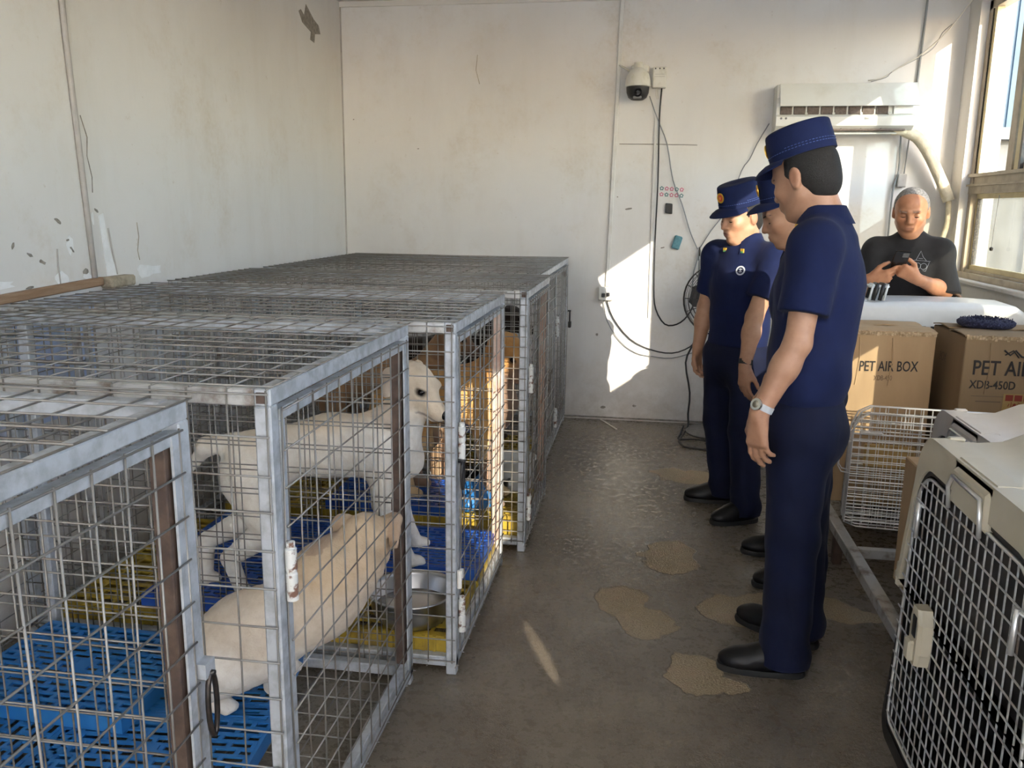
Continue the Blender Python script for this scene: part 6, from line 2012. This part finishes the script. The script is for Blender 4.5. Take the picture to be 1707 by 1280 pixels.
MB().tube([p_ - e1 * .009 + e2 * .006, p_ + e1 * .009 + e2 * .006], .0016, 5).tube([p_ - e2 * .011, p_ + e2 * .011], .0016, 5).tube([p_ - e1 * .008 - e2 * .008, p_ + e2 * .002, p_ + e1 * .008 - e2 * .008], .0014, 5).build('badge_mark', 'silver', KP['shirt'])
cl_ = np.cross(V(0, 0, 1), bcst)
for q in (1, -1):
    c = V(.462, 4.215, 1.315) + bcst * .088 + cl_ * .052 * q
    em = MB().bbox(c, (.006, .022, .020), .002, ax=bcst, az=(0, 0, 1)).build('collar_pin', 'gold', kr)
    MB().bbox(c + bcst * .003 - V(0, 0, .006), (.004, .014, .008), .001, ax=bcst, az=(0, 0, 1)).build('pin_leaf', 'green_en', em)
wv2 = nrm(V(*K['elL']) - V(*K['wrL'])); wc2 = V(*K['wrL']) + wv2 * .02
a1 = nrm(np.cross(wv2, (1, 0, 0))); a2 = np.cross(wv2, a1)
rg = lambda r, h: [wc2 + wv2 * h + r * (math.cos(2 * math.pi * i / 24) * a1 + math.sin(2 * math.pi * i / 24) * a2) for i in range(24)]
MB().loft([rg(.027, -.012), rg(.0315, -.012), rg(.0315, .012), rg(.027, .012), rg(.027, -.012)], cap=False).build('wrist_band', 'black_pl', kr, smooth=.6)
# middle officer, mostly hidden ----------------------------------------------
Mm = dict(face=(-1, .05), hface=(-1, .03), hpitch=20, head=(.535, 3.45, 1.488), neck=(.605, 3.45, 1.365), shL=(.630, 3.285, 1.30), shR=(.630, 3.615, 1.30),
          elL=(.64, 3.23, 1.02), wrL=(.60, 3.24, .80), elR=(.60, 3.68, 1.02), wrR=(.55, 3.68, .80), pelvis=(.665, 3.47, .84),
          knL=(.68, 3.385, .46), knR=(.68, 3.60, .46), anL=(.695, 3.375, .085), anR=(.69, 3.70, .085), toeL=(.482, 3.36, 0), toeR=(.472, 3.71, 0), hem=.87, tz=.89, rh=.070, rk=.075)
hM = hand_prims((.60, 3.24, .80), (-.05, 0, -1), (.1, 1, 0), (-1, 0, 0), s=.95) + hand_prims((.55, 3.68, .80), (-.05, 0, -1), (.1, -1, 0), (-1, 0, 0), s=.95)
mr, MP = person('person in navy uniform and cap, almost hidden behind the nearest one', Mm, skinB, NAVY, 'navy_dark', hM, res=.005, girth=.93)
collar(MP, mr, NAVY)
cap(mr, V(.523, 3.45, 1.541), frame((-1, .03), 14), hf=.105, hb=.110)
# man with the phone -----------------------------------------------------------
G = dict(face=(-.22, -.97), hface=(-.30, -.95), hpitch=13, head=(1.405, 5.005, 1.500), hs=1.03, hw=1.06, neck=(1.425, 5.03, 1.365), shL=(1.565, 4.985, 1.290), shR=(1.262, 5.065, 1.290),
         elL=(1.590, 4.90, 1.085), wrL=(1.392, 4.735, 1.160), elR=(1.180, 4.985, 1.06), wrR=(1.165, 4.765, 1.150), pelvis=(1.425, 5.045, .86),
         knL=(1.53, 5.02, .46), knR=(1.34, 5.05, .46), anL=(1.54, 5.03, .085), anR=(1.33, 5.06, .085), toeL=(1.50, 4.845+.04, 0), toeR=(1.28, 4.895, 0), hem=.93, tz=.95, sleeve=.25, rs=.074, fold=.006, rw=.185)
ph = V(1.292, 4.700, 1.258)
hG = hand_prims((1.392, 4.735, 1.160), (-.78, -.05, .42), (-.10, .9, .45), (.35, .1, .9), curl=((.5, .7, .4), (.5, .75, .4), (.55, .8, .5), (.55, .85, .5)), s=1.0, thumb=(.75, .1))
hG += hand_prims((1.165, 4.765, 1.150), (.85, -.25, .20), (.15, .75, .35), (.1, .2, 1), curl=((.3, .5, .3), (.7, .9, .6), (.8, 1.0, .6), (.8, 1.0, .6)), s=1.0, thumb=(.9, .35))
gr, GP = person('person in black printed t-shirt with short grey hair looking at a phone by the window', G, (.50, .245, .135), 'black_cloth', 'grey_cloth', hG, officer=False, res=.0045, hair='grey_hair', girth=1.02, depth=.74, stubble=.85)
# chest print: open triangle over a line, with rings below
gbf, gbl, _ = GP['BF']
gb = V(1.425, 5.03, 1.245) + gbf * .6 + gbl * .052
def on_shirt(pts):
    out = []
    for a, b in pts:
        p, n_ = surf(GP['sbv'], gb + gbl * a + V(0, 0, b), -gbf, .0008)
        if p is not None:
            out.append(p)
    return out
pr_ = MB()
circ = lambda x, z, r: [(x + r * math.cos(2 * math.pi * i / 14), z + r * math.sin(2 * math.pi * i / 14)) for i in range(15)]
for ln in ([(-.045, .0), (-.02, .002), (.05, -.004)], [(-.022, .002), (.0, .05), (.012, .02), (.03, .0)], [(-.01, .012), (.012, .010)], circ(-.012, -.028, .016), circ(.018, -.030, .016), [(-.045, -.004), (-.035, -.045), (.03, -.055), (.045, -.008)]):
    q = on_shirt(ln)
    if len(q) > 1:
        pr_.tube(q, .0009, 5)
pr_.build('chest_print', 'silver', GP['shirt'])
nk = []
for i in range(30):
    a = 2 * math.pi * i / 30
    nk.append(GP['nb'] + V(0, 0, -.002) + .064 * (math.cos(a) * gbf + math.sin(a) * gbl) + V(0, 0, -.018 * max(0, math.cos(a))))
MB().tube(nk, .007, 6, closed=True).build('neckband', 'black_cloth', GP['shirt'], smooth=True)
pf = nrm((.10, .62, .78)); pu = nrm(V(-.05, -.78, .62))
pu = nrm(pu - pf * (pu @ pf)); pr2 = np.cross(pu, pf)
phn = thing('smartphone', tuple(ph), 'black smartphone held up in the hand of the person in the black t-shirt', 'phone')
MB().bbox(ph, (.074, .150, .0095), .003, ax=pr2, az=pf).build('phone_case', 'phone', phn)
MB().bbox(ph - pf * .0058 + pu * .048 - pr2 * .016, (.030, .034, .003), .001, ax=pr2, az=pf).build('camera_bump', 'fan_grey', phn)
MB().box(ph + pf * .0052, (.066, .140, .0006), ax=pr2, az=pf).build('screen', 'lens', phn)
